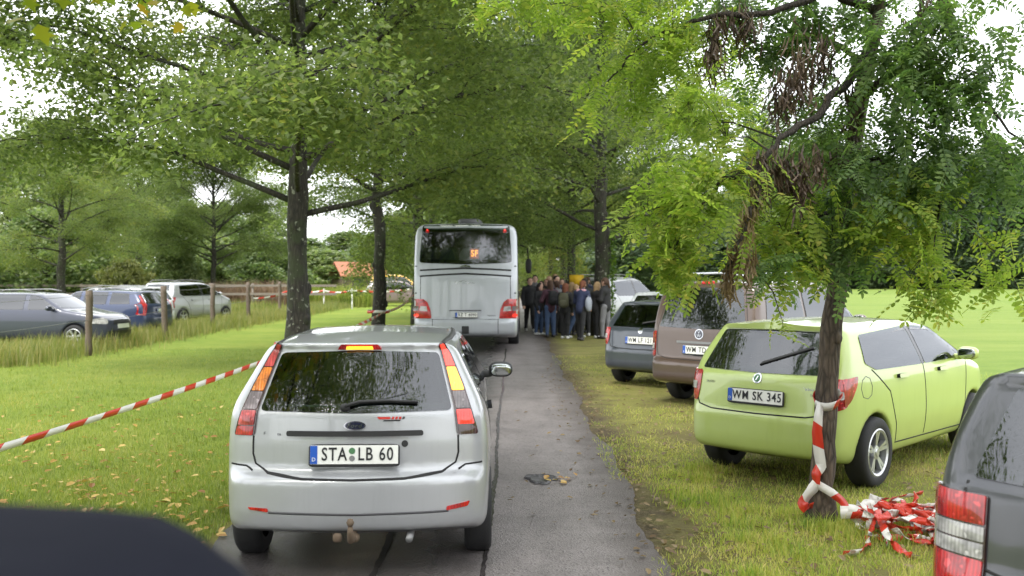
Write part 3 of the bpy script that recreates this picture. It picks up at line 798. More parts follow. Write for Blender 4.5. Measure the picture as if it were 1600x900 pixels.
fallen('leaf_litter', rl, 0.03, 0.07, 'dead_leaf')
fallen('road_leaves', rx, 0.03, 0.06, 'dead_leaf')
# ------------------------------------------------------------------ trees
def leaf_quads(P, size, up=0.5, r=None, aspect=0.62, fold=0.25):
    """one folded leaf (two faces) per point"""
    r = r or rng; n = len(P)
    nr = r.normal(0, 1, (n, 3)); nr[:, 2] = np.abs(nr[:, 2]) * up * 2 + up; nr /= np.linalg.norm(nr, axis=1)[:, None]
    t = r.normal(0, 1, (n, 3)); t[:, 2] -= 0.5; u = t - (t * nr).sum(1)[:, None] * nr; u /= np.linalg.norm(u, axis=1)[:, None] + 1e-9
    v = np.cross(nr, u); s = (size * r.uniform(0.65, 1.25, n))[:, None]
    A = P - u * s * 0.5; B = P + v * s * aspect * 0.5 + nr * s * fold * 0.3; D = P - v * s * aspect * 0.5 + nr * s * fold * 0.3; E = P + u * s * 0.55
    V = np.stack([A, B, E, D], 1).reshape(-1, 3); k = np.arange(n)[:, None] * 4
    return V, np.concatenate([k + np.array([[0, 1, 2]]), k + np.array([[0, 2, 3]])])
def bent(p0, d0, L, r, n=7, rise=0.25, droop=0.45, wob=0.12):
    """a limb that leaves the trunk rising and bends outward and down"""
    d = unit(d0); P = [np.asarray(p0, float)]
    for k in range(n):
        t = (k + 1) / n; d = unit(d + np.array([0, 0, rise * (1 - t) - droop * t]) / n * 2 + r.normal(0, wob, 3) * 0.6)
        P.append(P[-1] + d * L / n)
    return np.array(P)
def lime_meshes(seed, H=12.0, rad=4.3, zb=2.7, tr=0.25, leaf=0.105, nl=115000, limbs=34):
    r = np.random.default_rng(seed); T = MB()
    z = np.linspace(0, H * 0.93, 22); px = np.cumsum(r.normal(0, 0.03, 22)); py = np.cumsum(r.normal(0, 0.03, 22)); px -= px[0]; py -= py[0]
    rr = tr * (1 - z / H) ** 0.8 * (1 + 0.10 * np.sin(z * 3 + seed)) + 0.012; rr[0] *= 1.45; rr[1] *= 1.12
    TP = np.stack([px, py, z], 1); T.add(*tube(TP, rr, 14))
    for k in range(7):                                            # burrs and knots
        zz = r.uniform(0.6, 4); i = np.searchsorted(z, zz); a = r.uniform(0, 6.28)
        c = TP[i] + np.array([math.cos(a), math.sin(a), 0]) * rr[i] * 0.85; s_ = r.uniform(0.09, 0.2)
        T.add(*rbox(c, (s_, s_, s_ * 1.4), e=2.0, n=7))
    tips = []; wts = []
    for i in range(limbs):
        u = (i + 0.5) / limbs; h = zb + (H * 0.9 - zb) * u ** 0.9; a = i * 2.399 + r.uniform(-.35, .35)
        prof = (0.80 + 0.35 * math.sin(min(1, u * 1.9) * PI * 0.6)) * (1 - u ** 2.2) + 0.16
        L = rad * prof * r.uniform(0.8, 1.15); e = R(6 + 50 * u + r.uniform(-8, 14))
        d0 = np.array([math.cos(a) * math.cos(e), math.sin(a) * math.cos(e), math.sin(e)])
        p0 = np.array([np.interp(h, z, px), np.interp(h, z, py), h])
        B = bent(p0, d0, L, r, 8, 0.42, 0.85 if u < .45 else .35); r0 = 0.045 * (1 - 0.6 * u) + 0.02
        T.add(*tube(B, np.linspace(r0, 0.010, len(B)), 6))
        nsub = 12
        for s_ in range(nsub):
            t = 0.30 + 0.70 * (s_ + r.uniform(0, .8)) / nsub; f = min(t * 8, 7.99); q = int(f); p = B[q] * (1 - f + q) + B[q + 1] * (f - q)
            dd = unit(B[q + 1] - B[q]); side = unit(np.cross(dd, [0, 0, 1])) * (1 if s_ % 2 else -1)
            l = L * r.uniform(0.22, 0.44) * (1.15 - 0.5 * t)
            D = bent(p, dd * 0.7 + side * r.uniform(.4, .9) + np.array([0, 0, r.uniform(-.1, .35)]), l, r, 4, 0.2, 0.55, .2)
            T.add(*tube(D, np.linspace(0.014, 0.004, 5), 4, False))
            for g in np.linspace(0.25, 1, 6):
                f = min(g * 4, 3.99); q = int(f); tips.append(D[q] * (1 - f + q) + D[q + 1] * (f - q)); wts.append(l)
    tips = np.array(tips); wts = np.array(wts); wts /= wts.sum()
    k = r.choice(len(tips), nl, p=wts); sp = 0.235
    P = tips[k] + r.normal(0, 1, (nl, 3)) * np.array([sp, sp, sp * 0.85]) + np.array([0, 0, -0.16])
    Lf = MB().add(*leaf_quads(P, leaf, 0.6, r))
    return T, Lf
def lime(name, T, Lf, bark, leafm):
    return (T.mesh(name + '_wood', bark), Lf.mesh(name + '_leaves', leafm, smooth=False))
LIME = []
for sd, kw, lm in ((11, dict(zb=2.75, rad=5.4, limbs=52, nl=190000, tr=.195), 'leaf_lime'), (23, dict(zb=3.7, rad=4.2, tr=0.175, nl=80000), 'leaf_lime_yellowing'), (37, dict(rad=4.8, tr=0.27, nl=90000), 'leaf_lime')):
    LIME.append(lime('lime', *lime_meshes(sd, **kw), 'bark_lime', lm))
LIME.append(lime('lime', *lime_meshes(51, H=13.5, rad=5.6, zb=4.5, tr=.28, leaf=.085, nl=80000, limbs=34), 'bark_lime', 'leaf_lime'))
def tree(kind, label, meshes, loc, rz=0.0, sc=1.0, group=None, cat='tree'):
    t = thing(kind, label, cat, loc, rz, group); t.scale = sc if hasattr(sc, '__len__') else (sc,) * 3
    link('trunk', meshes[0], t); link('crown', meshes[1], t)
    return t
G1 = 'avenue lime trees on the left of the lane'; G2 = 'avenue lime trees on the right of the lane'
for (x, y, v, rz, sc, lab) in [
    (-3.85, 16.9, 0, 0.4, 1.0, 'large lime tree with thick mossy trunk behind the silver hatchback, spreading arching limbs'),
    (-3.65, 26.2, 1, 2.0, 1.0, 'slimmer lime tree with dark trunk left of the bus, tape tied round it'),
    (-3.5, 36.5, 2, 1.0, 1.0, 'lime tree whose dark trunk stands just behind the left edge of the bus'),
    (-3.9, 46.5, 1, 4.4, 1.0, 'yellowing lime tree farther up the avenue, hidden beyond the bus')]:
    tree('lime_tree', lab, LIME[v], (x, y, 0), rz, sc, G1)
for (x, y, v, rz, sc, lab) in [
    (2.78, 29.6, 2, 0.9, 1.0, 'lime tree with ivy sprouts on its trunk beside the waiting crowd'),
    (2.55, 40.0, 0, 3.3, 1.0, 'lime tree with dark trunk rising directly behind the crowd'),
    (2.7, 50.0, 1, 5.0, 1.0, 'lime tree deep in the avenue beyond the crowd'),
    (2.4, 61.0, 1, 2.2, 1.0, 'farthest lime tree closing the avenue beyond the bus')]:
    tree('lime_tree', lab, LIME[v], (x, y, 0), rz, sc, G2)
# the avenue goes on behind the viewer (mirrored in the car windows)
for (x, y, v, rz, lab) in [(-4.2, -8, 2, .3, 'left avenue lime tree behind the viewer'), (-4.0, -17, 0, 2, 'left avenue lime tree farther behind the viewer'), (2.8, -15.5, 2, 1, 'right avenue lime tree behind the viewer'), (-.6, -34, 1, 1, 'lime tree closing the avenue far behind the viewer')]:
    tree('lime_tree', lab, LIME[v], (x, y, 0), rz, 1.05, G1 if x < 0 else G2)
tree('lime_tree', 'tall lime tree beside the viewer, left of the dark car roof, mirrored in the hatchback', LIME[3], (-5.2, 0.6, 0), 1.2, 1.0, G1)
for px, d, sc, v, lab in ((95, 46, .80, 2, 'lime tree standing beyond the left car park, behind the pale cars'), (330, 58, .86, 0, 'lime tree beyond the left car park, seen left of the mossy trunk'), (215, 66, .92, 2, 'lime tree beyond the left car park above the blue estate')):
    tree('lime_tree', lab, LIME[v], ((px - 800) / FPX * d, d, 0), px * .1, sc, 'lime trees beyond the left car park')
# ivy shoots on the nearest right-hand trunk
r = np.random.default_rng(5); P = []
for k in range(420):
    zz = r.uniform(0.4, 3.2); a = r.uniform(-1.2, 0.9); P.append((2.78 + math.cos(a) * (0.27 + r.uniform(0, .16)), 29.6 - abs(math.sin(a)) * .2 + r.normal(0, .1), zz))
tag(MB().add(*leaf_quads(np.array(P), 0.12, 0.4, r)).build('ivy', 'leaf_ivy', smooth=False), 'pale green shoots climbing the lime trunk beside the crowd', 'ivy')

# background trees: fewer, larger leaf clumps
def bush_meshes(seed, W=3.5, H=6.0, n=14000, leaf=0.24, z0=0.3, lobes=64):
    r = np.random.default_rng(seed); T = MB()
    T.add(*tube([(0, 0, 0), (0.1, 0, H * .3), (0, 0.1, H * .7)], [0.16, 0.12, 0.03], 7))
    cs = []
    for k in range(lobes):
        a = k * 2.4 + r.uniform(-.5, .5); u = (k + .5) / lobes; z = z0 + (H - z0) * u
        rr = W * math.sin(min(1, (u * 0.86 + 0.2)) * PI) ** 0.7 * r.uniform(0.35, 0.85); cs.append((math.cos(a) * rr, math.sin(a) * rr, z))
        T.add(*tube([(0, 0, max(0.3, z * .55)), (cs[-1][0] * .6, cs[-1][1] * .6, z * .85), cs[-1]], [0.05, 0.03, 0.01], 4, False))
    cs = np.array(cs); P = []
    for c in cs:
        k = n // lobes; d = r.normal(0, 1, (k, 3)); d /= np.linalg.norm(d, axis=1)[:, None]
        P.append(c + d * (r.uniform(0.25, 1, k) ** 0.45)[:, None] * np.array([W * .25, W * .25, H * .085]) * r.uniform(0.6, 1.5))
    return T, MB().add(*leaf_quads(np.concatenate(P), leaf, 0.5, r, 0.75))
FAR = {}
for nm, sd, kw, lm in (('a', 1, {}, 'leaf_far'), ('b', 2, dict(W=4.2, H=9, n=19000, lobes=90), 'leaf_far'), ('c', 3, dict(W=3.4, H=3.2, n=9000, leaf=.2, z0=.1, lobes=50), 'leaf_far_olive'),
                       ('f', 4, dict(W=5.5, H=15, n=20000, leaf=.42, lobes=90, z0=.8), 'leaf_forest'), ('g', 5, dict(W=5.0, H=12, n=18000, leaf=.42, lobes=80, z0=.3), 'leaf_forest')):
    FAR[nm] = lime('bush', *bush_meshes(sd, **kw), 'bark_lime', lm)
GL = 'trees and bushes beyond the left car park'
def far(px, d, top, v, wid, lab, group, kind='background_tree'):
    """px = column in the photograph where it stands, top = row of its top; gives a place and a real height"""
    x = (px - 800) / FPX * d; h = CAM_H - (top - HOR) / FPX * d
    base = {'a': (3.5, 6.3), 'b': (4.2, 9.4), 'c': (3.4, 3.5), 'f': (5.5, 15.6), 'g': (5, 12.6)}[v]
    return tree(kind, lab, FAR[v], (x, d, 0), px * 0.7, (wid / base[0], wid / base[0], h / base[1]), group, 'bush' if kind.endswith('bush') else 'tree')
far(195, 52, 402, 'c', 2.1, 'rounded yellow green bush behind the blue estate car', GL, 'rounded_bush')
far(275, 58, 376, 'a', 2.4, 'dark green bush standing just right of the yellow green one', GL, 'rounded_bush')
far(70, 56, 330, 'a', 4.4, 'green tree behind the cars at the far left edge', GL)
far(345, 78, 372, 'a', 4.2, 'pale willow-like tree behind the silver tall hatchback', GL)
far(415, 72, 380, 'a', 3.8, 'bright green bush behind the last fence posts', GL, 'rounded_bush')
far(505, 95, 392, 'a', 6.0, 'dark bush in front of the red roofed house, left side', GL, 'rounded_bush')
far(470, 130, 372, 'b', 9.0, 'hazy mid green tree far behind the house', GL)
far(545, 150, 362, 'b', 11, 'broad green tree directly behind the red roof', GL)
far(590, 105, 366, 'a', 6.5, 'green tree behind the yellow van', GL)
far(640, 100, 330, 'b', 6.0, 'taller green tree half hidden by the left side of the bus', GL)
far(165, 84, 225, 'b', 6.0, 'tall light green tree at the left behind the olive bush', GL)
far(20, 88, 215, 'b', 7.0, 'tall tree at the far left edge of the view', GL)
far(265, 92, 270, 'b', 6.0, 'mid height tree left of the mossy lime trunk', GL)
far(345, 110, 318, 'b', 7.5, 'wide tree in the gap left of the mossy lime trunk', GL)
far(110, 120, 245, 'b', 9, 'distant tree between the two tall trees at the left', GL)
far(410, 125, 330, 'b', 8, 'distant tree seen right beside the mossy trunk', GL)
GR = 'dark forest trees beyond the mown field'
fr = np.random.default_rng(9); names = ['rounded', 'tall', 'broad', 'narrow', 'dense', 'ragged']
k = 0
for px in np.arange(955, 1690, 33):
    d = 150 + fr.uniform(-3, 10); k += 1
    far(px, d, fr.uniform(195, 265) if px > 1165 else fr.uniform(280, 320), 'f' if k % 2 else 'g', fr.uniform(5.5, 8.0), None, GR, 'forest_tree')
    far(px + 15, d - 5, fr.uniform(372, 400), 'g', fr.uniform(4.5, 6), None, GR, 'forest_bush')
for o in C.objects:
    if o.get('group') == GR: o['label'] = 'dark green tree in the forest edge beyond the mown field' if o.name.startswith('forest_tree') else 'low dark green bush at the foot of the forest edge beyond the field'
# trees that close the view beyond the avenue
GE = 'trees closing the view at the end of the avenue'
for px, d, top, v, wd, lab in [(700, 95, 235, 'b', 7, 'tree at the avenue end hidden mostly by the bus'), (770, 108, 180, 'b', 8, 'tall tree above the bus roof at the avenue end'), (845, 90, 330, 'a', 5, 'green tree low behind the crowd at the avenue end'),
                               (905, 100, 250, 'f', 7, 'dark tree behind the crowd, right of the bus'), (975, 84, 345, 'g', 5, 'dark bushy tree between the lime trunk and the yellow robinia leaves'), (1010, 118, 262, 'f', 7.5, 'dark tall tree behind the parked silver estate')]:
    far(px, d, top, v, wd, lab, GE)

# ------------------------------------------------------------------ the robinia in front of the green car
def pinnate(seed, L=0.27, pairs=8):
    """one compound leaf along +X, hanging slightly"""
    r = np.random.default_rng(seed); V = []; F = []
    def leaflet(p, d, l, w_):
        d = unit(d); s = unit(np.cross([0, 0, 1], d)); k = len(V)
        V.extend([p, p + d * l * .35 + s * w_ / 2 + np.array([0, 0, .003]), p + d * l * .75 + s * w_ * .42, p + d * l, p + d * l * .75 - s * w_ * .42, p + d * l * .35 - s * w_ / 2 + np.array([0, 0, .003])])
        F.extend([[k, k + 1, k + 2, k + 3], [k, k + 3, k + 4, k + 5]])
    X = lambda t: np.array([L * t, 0, -0.10 * L * t * t * 2.4])
    for i in range(pairs):
        t = 0.18 + 0.78 * i / (pairs - 1); l = 0.052 * (1 - 0.35 * abs(t - .5) * 2) * r.uniform(.85, 1.15)
        for sg in (1, -1): leaflet(X(t), np.array([0.42, sg * 1.0, -0.18 + r.uniform(-.2, .2)]), l, l * .46)
    leaflet(X(0.98), np.array([1, 0, -0.5]), 0.045, 0.02)
    k = len(V); w2 = 0.0022
    for a, b in ((0, .5), (.5, .98)):
        k = len(V); V.extend([X(a) + [0, w2, 0], X(a) - [0, w2, 0], X(b) - [0, w2, 0], X(b) + [0, w2, 0]]); F.append([k, k + 1, k + 2, k + 3])
    return np.array(V), np.array(F)
PIN = [pinnate(s) for s in range(6)]
def scatter_pinnate(mb, P, out, r, sc=(0.8, 1.25), droop=0.5):
    for p, o in zip(P, out):
        V, F = PIN[r.integers(len(PIN))]
        d = unit(np.array([o[0], o[1], 0]) + r.normal(0, .7, 3) * np.array([1, 1, .35]) + np.array([0, 0, -droop * r.uniform(0, 1.5)]))
        up = unit(np.array([0, 0, 1.0]) + r.normal(0, .35, 3)); s = unit(np.cross(up, d)); n_ = np.cross(d, s)
        mb.add(p + ((V - [0.12, 0, 0]) @ np.stack([d, s, n_])) * r.uniform(*sc), F)
rb = np.random.default_rng(41)
rob = thing('robinia_tree', 'robinia with slim dark trunk, feathery leaves and dry pods before the green hatchback', 'tree', (2.27, 7.05, 0))
RO = np.array([2.27, 7.05, 0.0])
def rp(px, py, d): return np.array(at(px, py, d)) - RO
tk = MB()
TR = [rp(1283, 815, 7.05), rp(1285, 740, 7.05), rp(1291, 640, 7.05), rp(1300, 520, 7.05), rp(1312, 420, 7.05), rp(1322, 340, 7.05), rp(1331, 235, 7.1), rp(1352, 110, 7.15), rp(1372, 20, 7.2), rp(1385, -150, 7.2), rp(1380, -400, 7.3), rp(1390, -700, 7.3)]
TR = np.array(TR); TR[0][2] = -0.02
TI = np.concatenate([[TR[i] + (TR[i + 1] - TR[i]) * t for t in np.linspace(0, 1, 5)[:-1]] for i in range(len(TR) - 1)] + [[TR[-1]]])
rad_ = np.interp(np.arange(len(TI)), [0, 3, 10, 20, 30, len(TI) - 1], [0.125, 0.088, 0.076, 0.070, 0.05, 0.012]) * (1 + 0.05 * np.sin(np.arange(len(TI)) * 1.7))
tk.add(*tube(TI + rb.normal(0, .006, TI.shape) * np.array([1, 1, 0]), rad_, 16))
tk.add(*rbox(rp(1309, 528, 6.99), (0.07, 0.07, 0.10), e=2, n=7))
MBR = MB()
LIMBS = {'long': [rp(1358, 75, 7.1), rp(1322, 128, 6.9), rp(1278, 176, 6.7), rp(1229, 212, 6.5), rp(1180, 259, 6.35), rp(1121, 288, 6.25), rp(1085, 330, 6.2)],
         'fork': [rp(1190, 255, 6.38), rp(1182, 305, 6.3), rp(1164, 345, 6.25), rp(1148, 388, 6.2), rp(1138, 430, 6.2)],
         'up': [rp(1372, 20, 7.2), rp(1300, -10, 7.1), rp(1200, 20, 6.9), rp(1100, 30, 6.9), rp(1000, 70, 7.0), rp(950, 130, 7.1)],
         'right': [rp(1345, 150, 7.1), rp(1400, 110, 6.8), rp(1460, 120, 6.5), rp(1540, 160, 6.4), rp(1600, 230, 6.4)],
         'right2': [rp(1330, 260, 7.05), rp(1370, 250, 6.7), rp(1420, 270, 6.5), rp(1470, 320, 6.4)],
         'back': [rp(1350, 100, 7.1), rp(1290, 60, 7.8), rp(1180, 80, 8.4), rp(1080, 120, 8.6)],
         'low': [rp(1322, 330, 7.0), rp(1270, 340, 6.8), rp(1220, 380, 6.6), rp(1190, 440, 6.5)],
         'top1': [rp(1385, -150, 7.2), rp(1250, -260, 7.2), rp(1050, -230, 7.2), rp(880, -120, 7.3)],
         'top2': [rp(1383, -300, 7.2), rp(1500, -380, 7), rp(1650, -350, 6.8)]}
LI = []
for nm, pts in LIMBS.items():
    P = np.array(pts); P = np.concatenate([[P[i] + (P[i + 1] - P[i]) * t for t in np.linspace(0, 1, 6)[:-1]] for i in range(len(P) - 1)] + [[P[-1]]])
    P = P + rb.normal(0, .012, P.shape); LI.append(P)
    MBR.add(*tube(P, np.linspace(0.036 if nm in ('long', 'up', 'right') else 0.022, 0.006, len(P)), 6))
LI = np.concatenate(LI)
YEL = [(985, 120, 55, 65, 7.2, 60), (1050, 60, 80, 55, 7.0, 70), (1075, 190, 45, 80, 6.8, 60), (1065, 330, 52, 65, 6.2, 80), (1048, 405, 34, 42, 6.2, 40), (1105, 285, 65, 40, 6.3, 55), (1135, 215, 50, 50, 6.6, 30), (1205, 350, 50, 55, 6.6, 50),
       (1235, 405, 45, 40, 6.5, 36), (1258, 340, 45, 45, 6.9, 40), (1395, 335, 55, 55, 6.5, 60), (1445, 395, 40, 60, 6.4, 40), (1452, 450, 28, 30, 6.3, 18), (850, 8, 100, 26, 7.3, 60), (960, 15, 70, 40, 7.2, 45), (1222, 500, 14, 14, 6.2, 4),
       (1150, 130, 60, 70, 8.3, 40), (1090, 120, 50, 50, 8.5, 35), (1560, 400, 50, 70, 6.3, 30), (1010, 330, 18, 30, 6.2, 10)]
GRN = [(1395, 95, 80, 60, 6.7, 95), (1455, 150, 60, 60, 6.4, 75), (1420, 215, 70, 60, 6.5, 80), (1332, 290, 45, 90, 6.7, 90), (1300, 375, 45, 40, 6.8, 36), (1295, 200, 55, 65, 7.1, 60), (1185, 75, 60, 55, 7.4, 50), (1250, 55, 65, 45, 7.3, 60), (1460, 50, 70, 50, 6.5, 70),
       (1350, 385, 34, 26, 6.7, 18), (1215, 420, 40, 22, 6.3, 14), (1270, 420, 22, 22, 6.6, 6), (1540, 120, 65, 80, 6.3, 80), (1580, 260, 55, 70, 6.3, 55), (1490, 260, 50, 60, 6.4, 45), (1245, 160, 70, 60, 7.6, 45), (1210, 270, 50, 40, 7.2, 25), (1330, 30, 90, 50, 7.3, 70), (1440, 300, 50, 45, 6.5, 40), (1285, 415, 24, 24, 6.7, 10),
       (1120, 20, 90, 35, 7.4, 60), (1500, -60, 150, 60, 6.8, 90), (1200, -120, 260, 80, 7.3, 150), (1000, -140, 180, 70, 7.2, 80)]  # clusters above the view are unseen leaves, added for their shade
def robleaves(spec, name, mat):
    m = MB(); tw = MBR
    for (px, py, rx, ry, d, n) in spec:
        s = d / FPX; c = rp(px, py, d); n = int(n * (1.08 if mat == 'leaf_robinia' else 1.1)); py -= 22 if py > 200 else 0
        g = rb.normal(0, 0.55, (n, 3)) * np.array([rx * s * 1.15, max(rx, ry) * s * 0.9, ry * s * 1.15]) + c
        near = LI[np.argmin(((LI - c) ** 2).sum(1))]
        mid = (near + c) / 2 + np.array([0, 0, 0.05])
        tw.add(*tube([near, mid, c], [0.008, 0.005, 0.003], 4, False))
        for k in range(0, n, 4):                                      # twiglets
            tw.add(*tube([c + (g[k] - c) * .1, (c + g[k]) / 2 + np.array([0, 0, .03]), g[k]], [0.003, 0.0025, 0.002], 3, False))
        scatter_pinnate(m, g, g - c + rb.normal(0, .1, g.shape), rb, (.85, 1.35))
    return m.build(name, mat, rob, smooth=False)
robleaves(GRN, 'crown', 'leaf_robinia'); robleaves(YEL, 'yellowing_leaves', 'leaf_robinia_yellow_backlit')
tk.build('trunk', 'bark_robinia', rob); MBR.build('branches', 'twig', rob)
# hanging clusters of dry pods, and the dead twig in the middle
def pods(spec, name, mat, l0, l1, wd):
    for (px, py, rx, ry, d, n) in spec:
        m = MB(); s = d / FPX; c = rp(px, py, d)
        for k in range(int(n * 1.5)):
            p = c + rb.normal(0, .5, 3) * np.array([rx * s, rx * s, ry * s]); l = rb.uniform(l0, l1); a = rb.uniform(0, 6.28); sd = np.array([math.cos(a), math.sin(a), 0]) * wd / 2
            q = p + np.array([rb.normal(0, .02), rb.normal(0, .02), -l * .55]); e = p + np.array([rb.normal(0, .035), rb.normal(0, .035), -l])
            m.add([p - sd * .4, p + sd * .4, q + sd, q - sd, e + sd * .5, e - sd * .5], [[0, 1, 2, 3], [3, 2, 4, 5]])
        m.build(name, mat, rob, smooth=False)
pods([(1118, 45, 14, 40, 6.9, 60), (1160, 30, 22, 34, 6.9, 60), (1112, 85, 12, 24, 6.9, 30), (1250, 110, 26, 55, 6.8, 110), (1222, 150, 22, 50, 6.8, 70), (1285, 90, 20, 50, 7.0, 60), (1190, 262, 20, 34, 6.35, 80), (1225, 262, 16, 30, 6.4, 60), (1250, 285, 14, 44, 6.4, 70), (1275, 250, 14, 30, 6.6, 40), (1310, 250, 14, 40, 6.9, 40), (1450, 20, 40, 30, 6.6, 60), (1330, 170, 18, 50, 6.95, 50)], 'dry_pod_cluster', 'pods', 0.08, 0.16, 0.016)
pods([(1165, 345, 12, 30, 6.25, 40), (1150, 395, 16, 26, 6.2, 50), (1138, 430, 12, 24, 6.2, 46), (1172, 400, 10, 30, 6.2, 26), (1180, 300, 8, 30, 6.3, 24)], 'dead_twig', 'dead_leaf', 0.08, 0.17, 0.012)

# maple bough that hangs into the top left corner from a tree beside the viewer
mp = thing('maple_tree', 'maple bough with yellowing leaves hanging into the top left corner', 'tree', (-5.6, 4.6, 0))
MO = np.array([-5.6, 4.6, 0]); m = MB(); m.add(*tube([(0, 0, -.02), (.05, 0, 2), (0, .1, 4.4), (.1, 0, 7.5)], [.2, .16, .13, .05], 10)); m.build('trunk', 'bark_lime', mp)
m = MB(); mb2 = MB(); r = np.random.default_rng(3)
def maple(mb, P, s0):
    for p in P:
        a = r.uniform(0, 6.28); d = unit([math.cos(a), math.sin(a), -r.uniform(.3, 1.4)]); up = unit(np.array([0, 0, 1]) + r.normal(0, .5, 3)); s_ = unit(np.cross(up, d)); s = s0 * r.uniform(.7, 1.2)
        o = [(0, 0), (.25, .45), (.42, .28), (.62, .62), (.66, .25), (1.05, 0), (.66, -.25), (.62, -.62), (.42, -.28), (.25, -.45)]
        mb.add([p + d * s * u + s_ * s * v for u, v in o], [[0, 1, 2, 8, 9], [2, 3, 4, 5, 8], [5, 6, 7, 8]])
for end, mid, n in (((230, 6), (60, -150), 34), ((290, -8), (120, -200), 30), ((185, -2), (40, -90), 20), ((140, -60), (0, -120), 40), ((330, -90), (200, -200), 40), ((60, -40), (-60, -150), 40)):
    e = np.array(at(*end, 5.2)) - MO; q = np.array(at(*mid, 5.0)) - MO; B = np.array([(0, .05, 4.2), q * .5 + np.array([0, 0, 2.2]) * .5 + np.array([0, 0, .2]), q, e]); m.add(*tube(B, [.04, .02, .01, .004], 5))
    P = [B[2] + (B[3] - B[2]) * t + r.normal(0, .07, 3) for t in np.linspace(.3, 1.03, n)]; maple(mb2, P, 0.085)
    P = [B[1] + (B[2] - B[1]) * t + r.normal(0, .25, 3) for t in np.linspace(0, 1, 60)]; maple(mb2, P, 0.11)
m.build('bough', 'twig', mp); mb2.build('crown', 'leaf_maple', mp, smooth=False)
# ------------------------------------------------------------------ the silver hatchback in the lane
SIDE_A = [(0.03, .31), (0.0, .40), (0.0, .59), (.018, .612), (.095, .632), (.115, .66), (.118, .80), (.135, .975), (.40, 1.345), (.37, 1.385), (.9, 1.435), (1.5, 1.45), (2.0, 1.425), (2.4, 1.34), (3.15, .97), (3.72, .81), (3.88, .66), (3.92, .42), (3.82, .2), (.35, .2)]
PLAN_A = [(0, 0), (.50, .025), (.70, .10), (.80, .28), (.84, .75), (.842, 2.9), (.81, 3.4), (.64, 3.75), (.3, 3.9), (0, 3.92)]
SEC_A = [(0, .2), (.74, .2), (.815, .30), (.842, .50), (.838, .76), (.80, .95), (.605, 1.34), (.52, 1.415), (0, 1.47)]
bA = Body(SIDE_A, PLAN_A, SEC_A, 3.92, ks=.055, kp=.075, bow_r=.20, bow_f=.28, arches=[(.75, .285, .335), (3.24, .285, .335)], rs=.022)
gR = sym([(0, 1.342), (.487, 1.325), (.578, .992), (0, .982)])
gS1 = [(.60, 1.04), (.80, 1.29), (1.55, 1.345), (1.60, .985), (.72, .99)]; gS2 = [(1.68, .985), (1.63, 1.345), (2.15, 1.33), (2.80, .985)]
gF = sym([(0, 1.36), (.55, 1.33), (.70, 1.0), (0, .98)])
A = Car('silver_hatchback', 'silver hatchback with tall red and amber tail lamps and tow ball in the wet lane', 'car', (-0.935, 5.60, 0), -2.0, bA, 'paint_silver', h=.022,
        cuts=[(gR, 'rear', 1, .018), (gS1, 'side', 1, .012), (gS1, 'side', -1, .012), (gS2, 'side', 1, .012), (gS2, 'side', -1, .012), (gF, 'front', 1, .02)])
A.glass('rear_window', gR, 'rear', seal=.04, step=.04)
for sg in (1, -1):
    A.glass('side_window', gS1, 'side', sg, seal=.034); A.glass('side_window', gS2, 'side', sg, seal=.034)
A.glass('windscreen', gF, 'front', seal=.05)
def lampstack(car, edges_in, edges_out, zs, mats, right=True, name='tail_lamp'):
    """tall lamp: between an inner and an outer edge (x at height z), cut into coloured cells"""
    xi = lambda z: np.interp(z, [p[1] for p in edges_in][::-1], [p[0] for p in edges_in][::-1])
    xo = lambda z: np.interp(z, [p[1] for p in edges_out][::-1], [p[0] for p in edges_out][::-1])
    zz = np.linspace(zs[0], zs[-1], 14)
    outl = [(xi(z) - .006, z) for z in zz] + [(xo(z) + .006, z) for z in zz[::-1]]
    outl[0] = (outl[0][0], outl[0][1] + .005)
    P = outl if right else mirror_x(outl)
    root = car.panel(name, P, 'rear', 'lens_dark', off=.012, thick=.02, step=.035, r=.03)
    for a, b, mt in zip(zs[:-1], zs[1:], mats):
        z_ = np.linspace(a - .003, b + .003, 5); q = [(xi(z) + .004, z) for z in z_] + [(xo(z) - .004, z) for z in z_[::-1]]
        car.panel('lens', q if right else mirror_x(q), 'rear', mt, parent=root, off=.017, thick=.012, step=.03, r=.008, bulge=.004)
    return root
EI = [(.490, 1.378), (.503, 1.33), (.553, 1.16), (.596, 1.00), (.615, .845)]; EO = [(.520, 1.378), (.565, 1.30), (.640, 1.13), (.700, .96), (.728, .845)]
ZS = [1.378, 1.235, 1.095, .992, .905, .845]
lampstack(A, EI, EO, ZS, ['lamp_tail', 'lamp_amber', 'lens_smoke', 'lamp_brake', 'lens_dark'])
lampstack(A, EI, EO, ZS, ['lens_rose', 'lens_amber', 'lens_mauve', 'lens_rose', 'lens_red'], right=False)
bl = A.panel('brake_lamp', [(-.14, 1.352), (-.12, 1.378), (.12, 1.378), (.14, 1.352)], 'rear', 'lens_red', off=.018, thick=.03, r=.012)
A.panel('lens', [(-.085, 1.358), (.085, 1.358), (.08, 1.373), (-.08, 1.373)], 'rear', 'lamp_amber', parent=bl, off=.022, thick=.01, r=.004)
A.gap([(sym([(0, .604), (.30, .609), (.52, .632), (.60, .68), (.617, .74), (.615, .845)])[0:6], 'rear', 1, False), (mirror_x([(0, .604), (.30, .609), (.52, .632), (.60, .68), (.617, .74), (.615, .845)]), 'rear', 1, False),
       ([(.617, .64), (.66, .665), (.76, .67)], 'rear', 1, False), (mirror_x([(.617, .64), (.66, .665), (.76, .67)]), 'rear', 1, False)] +
      [([(1.62, .98), (1.64, .6), (1.60, .34)], 'side', s_, False) for s_ in (1, -1)] + [([(.70, 1.0), (1.02, .75), (1.1, .5), (1.12, .34), (2.85, .32), (2.9, .9)], 'side', s_, False) for s_ in (1, -1)], wid=.011)
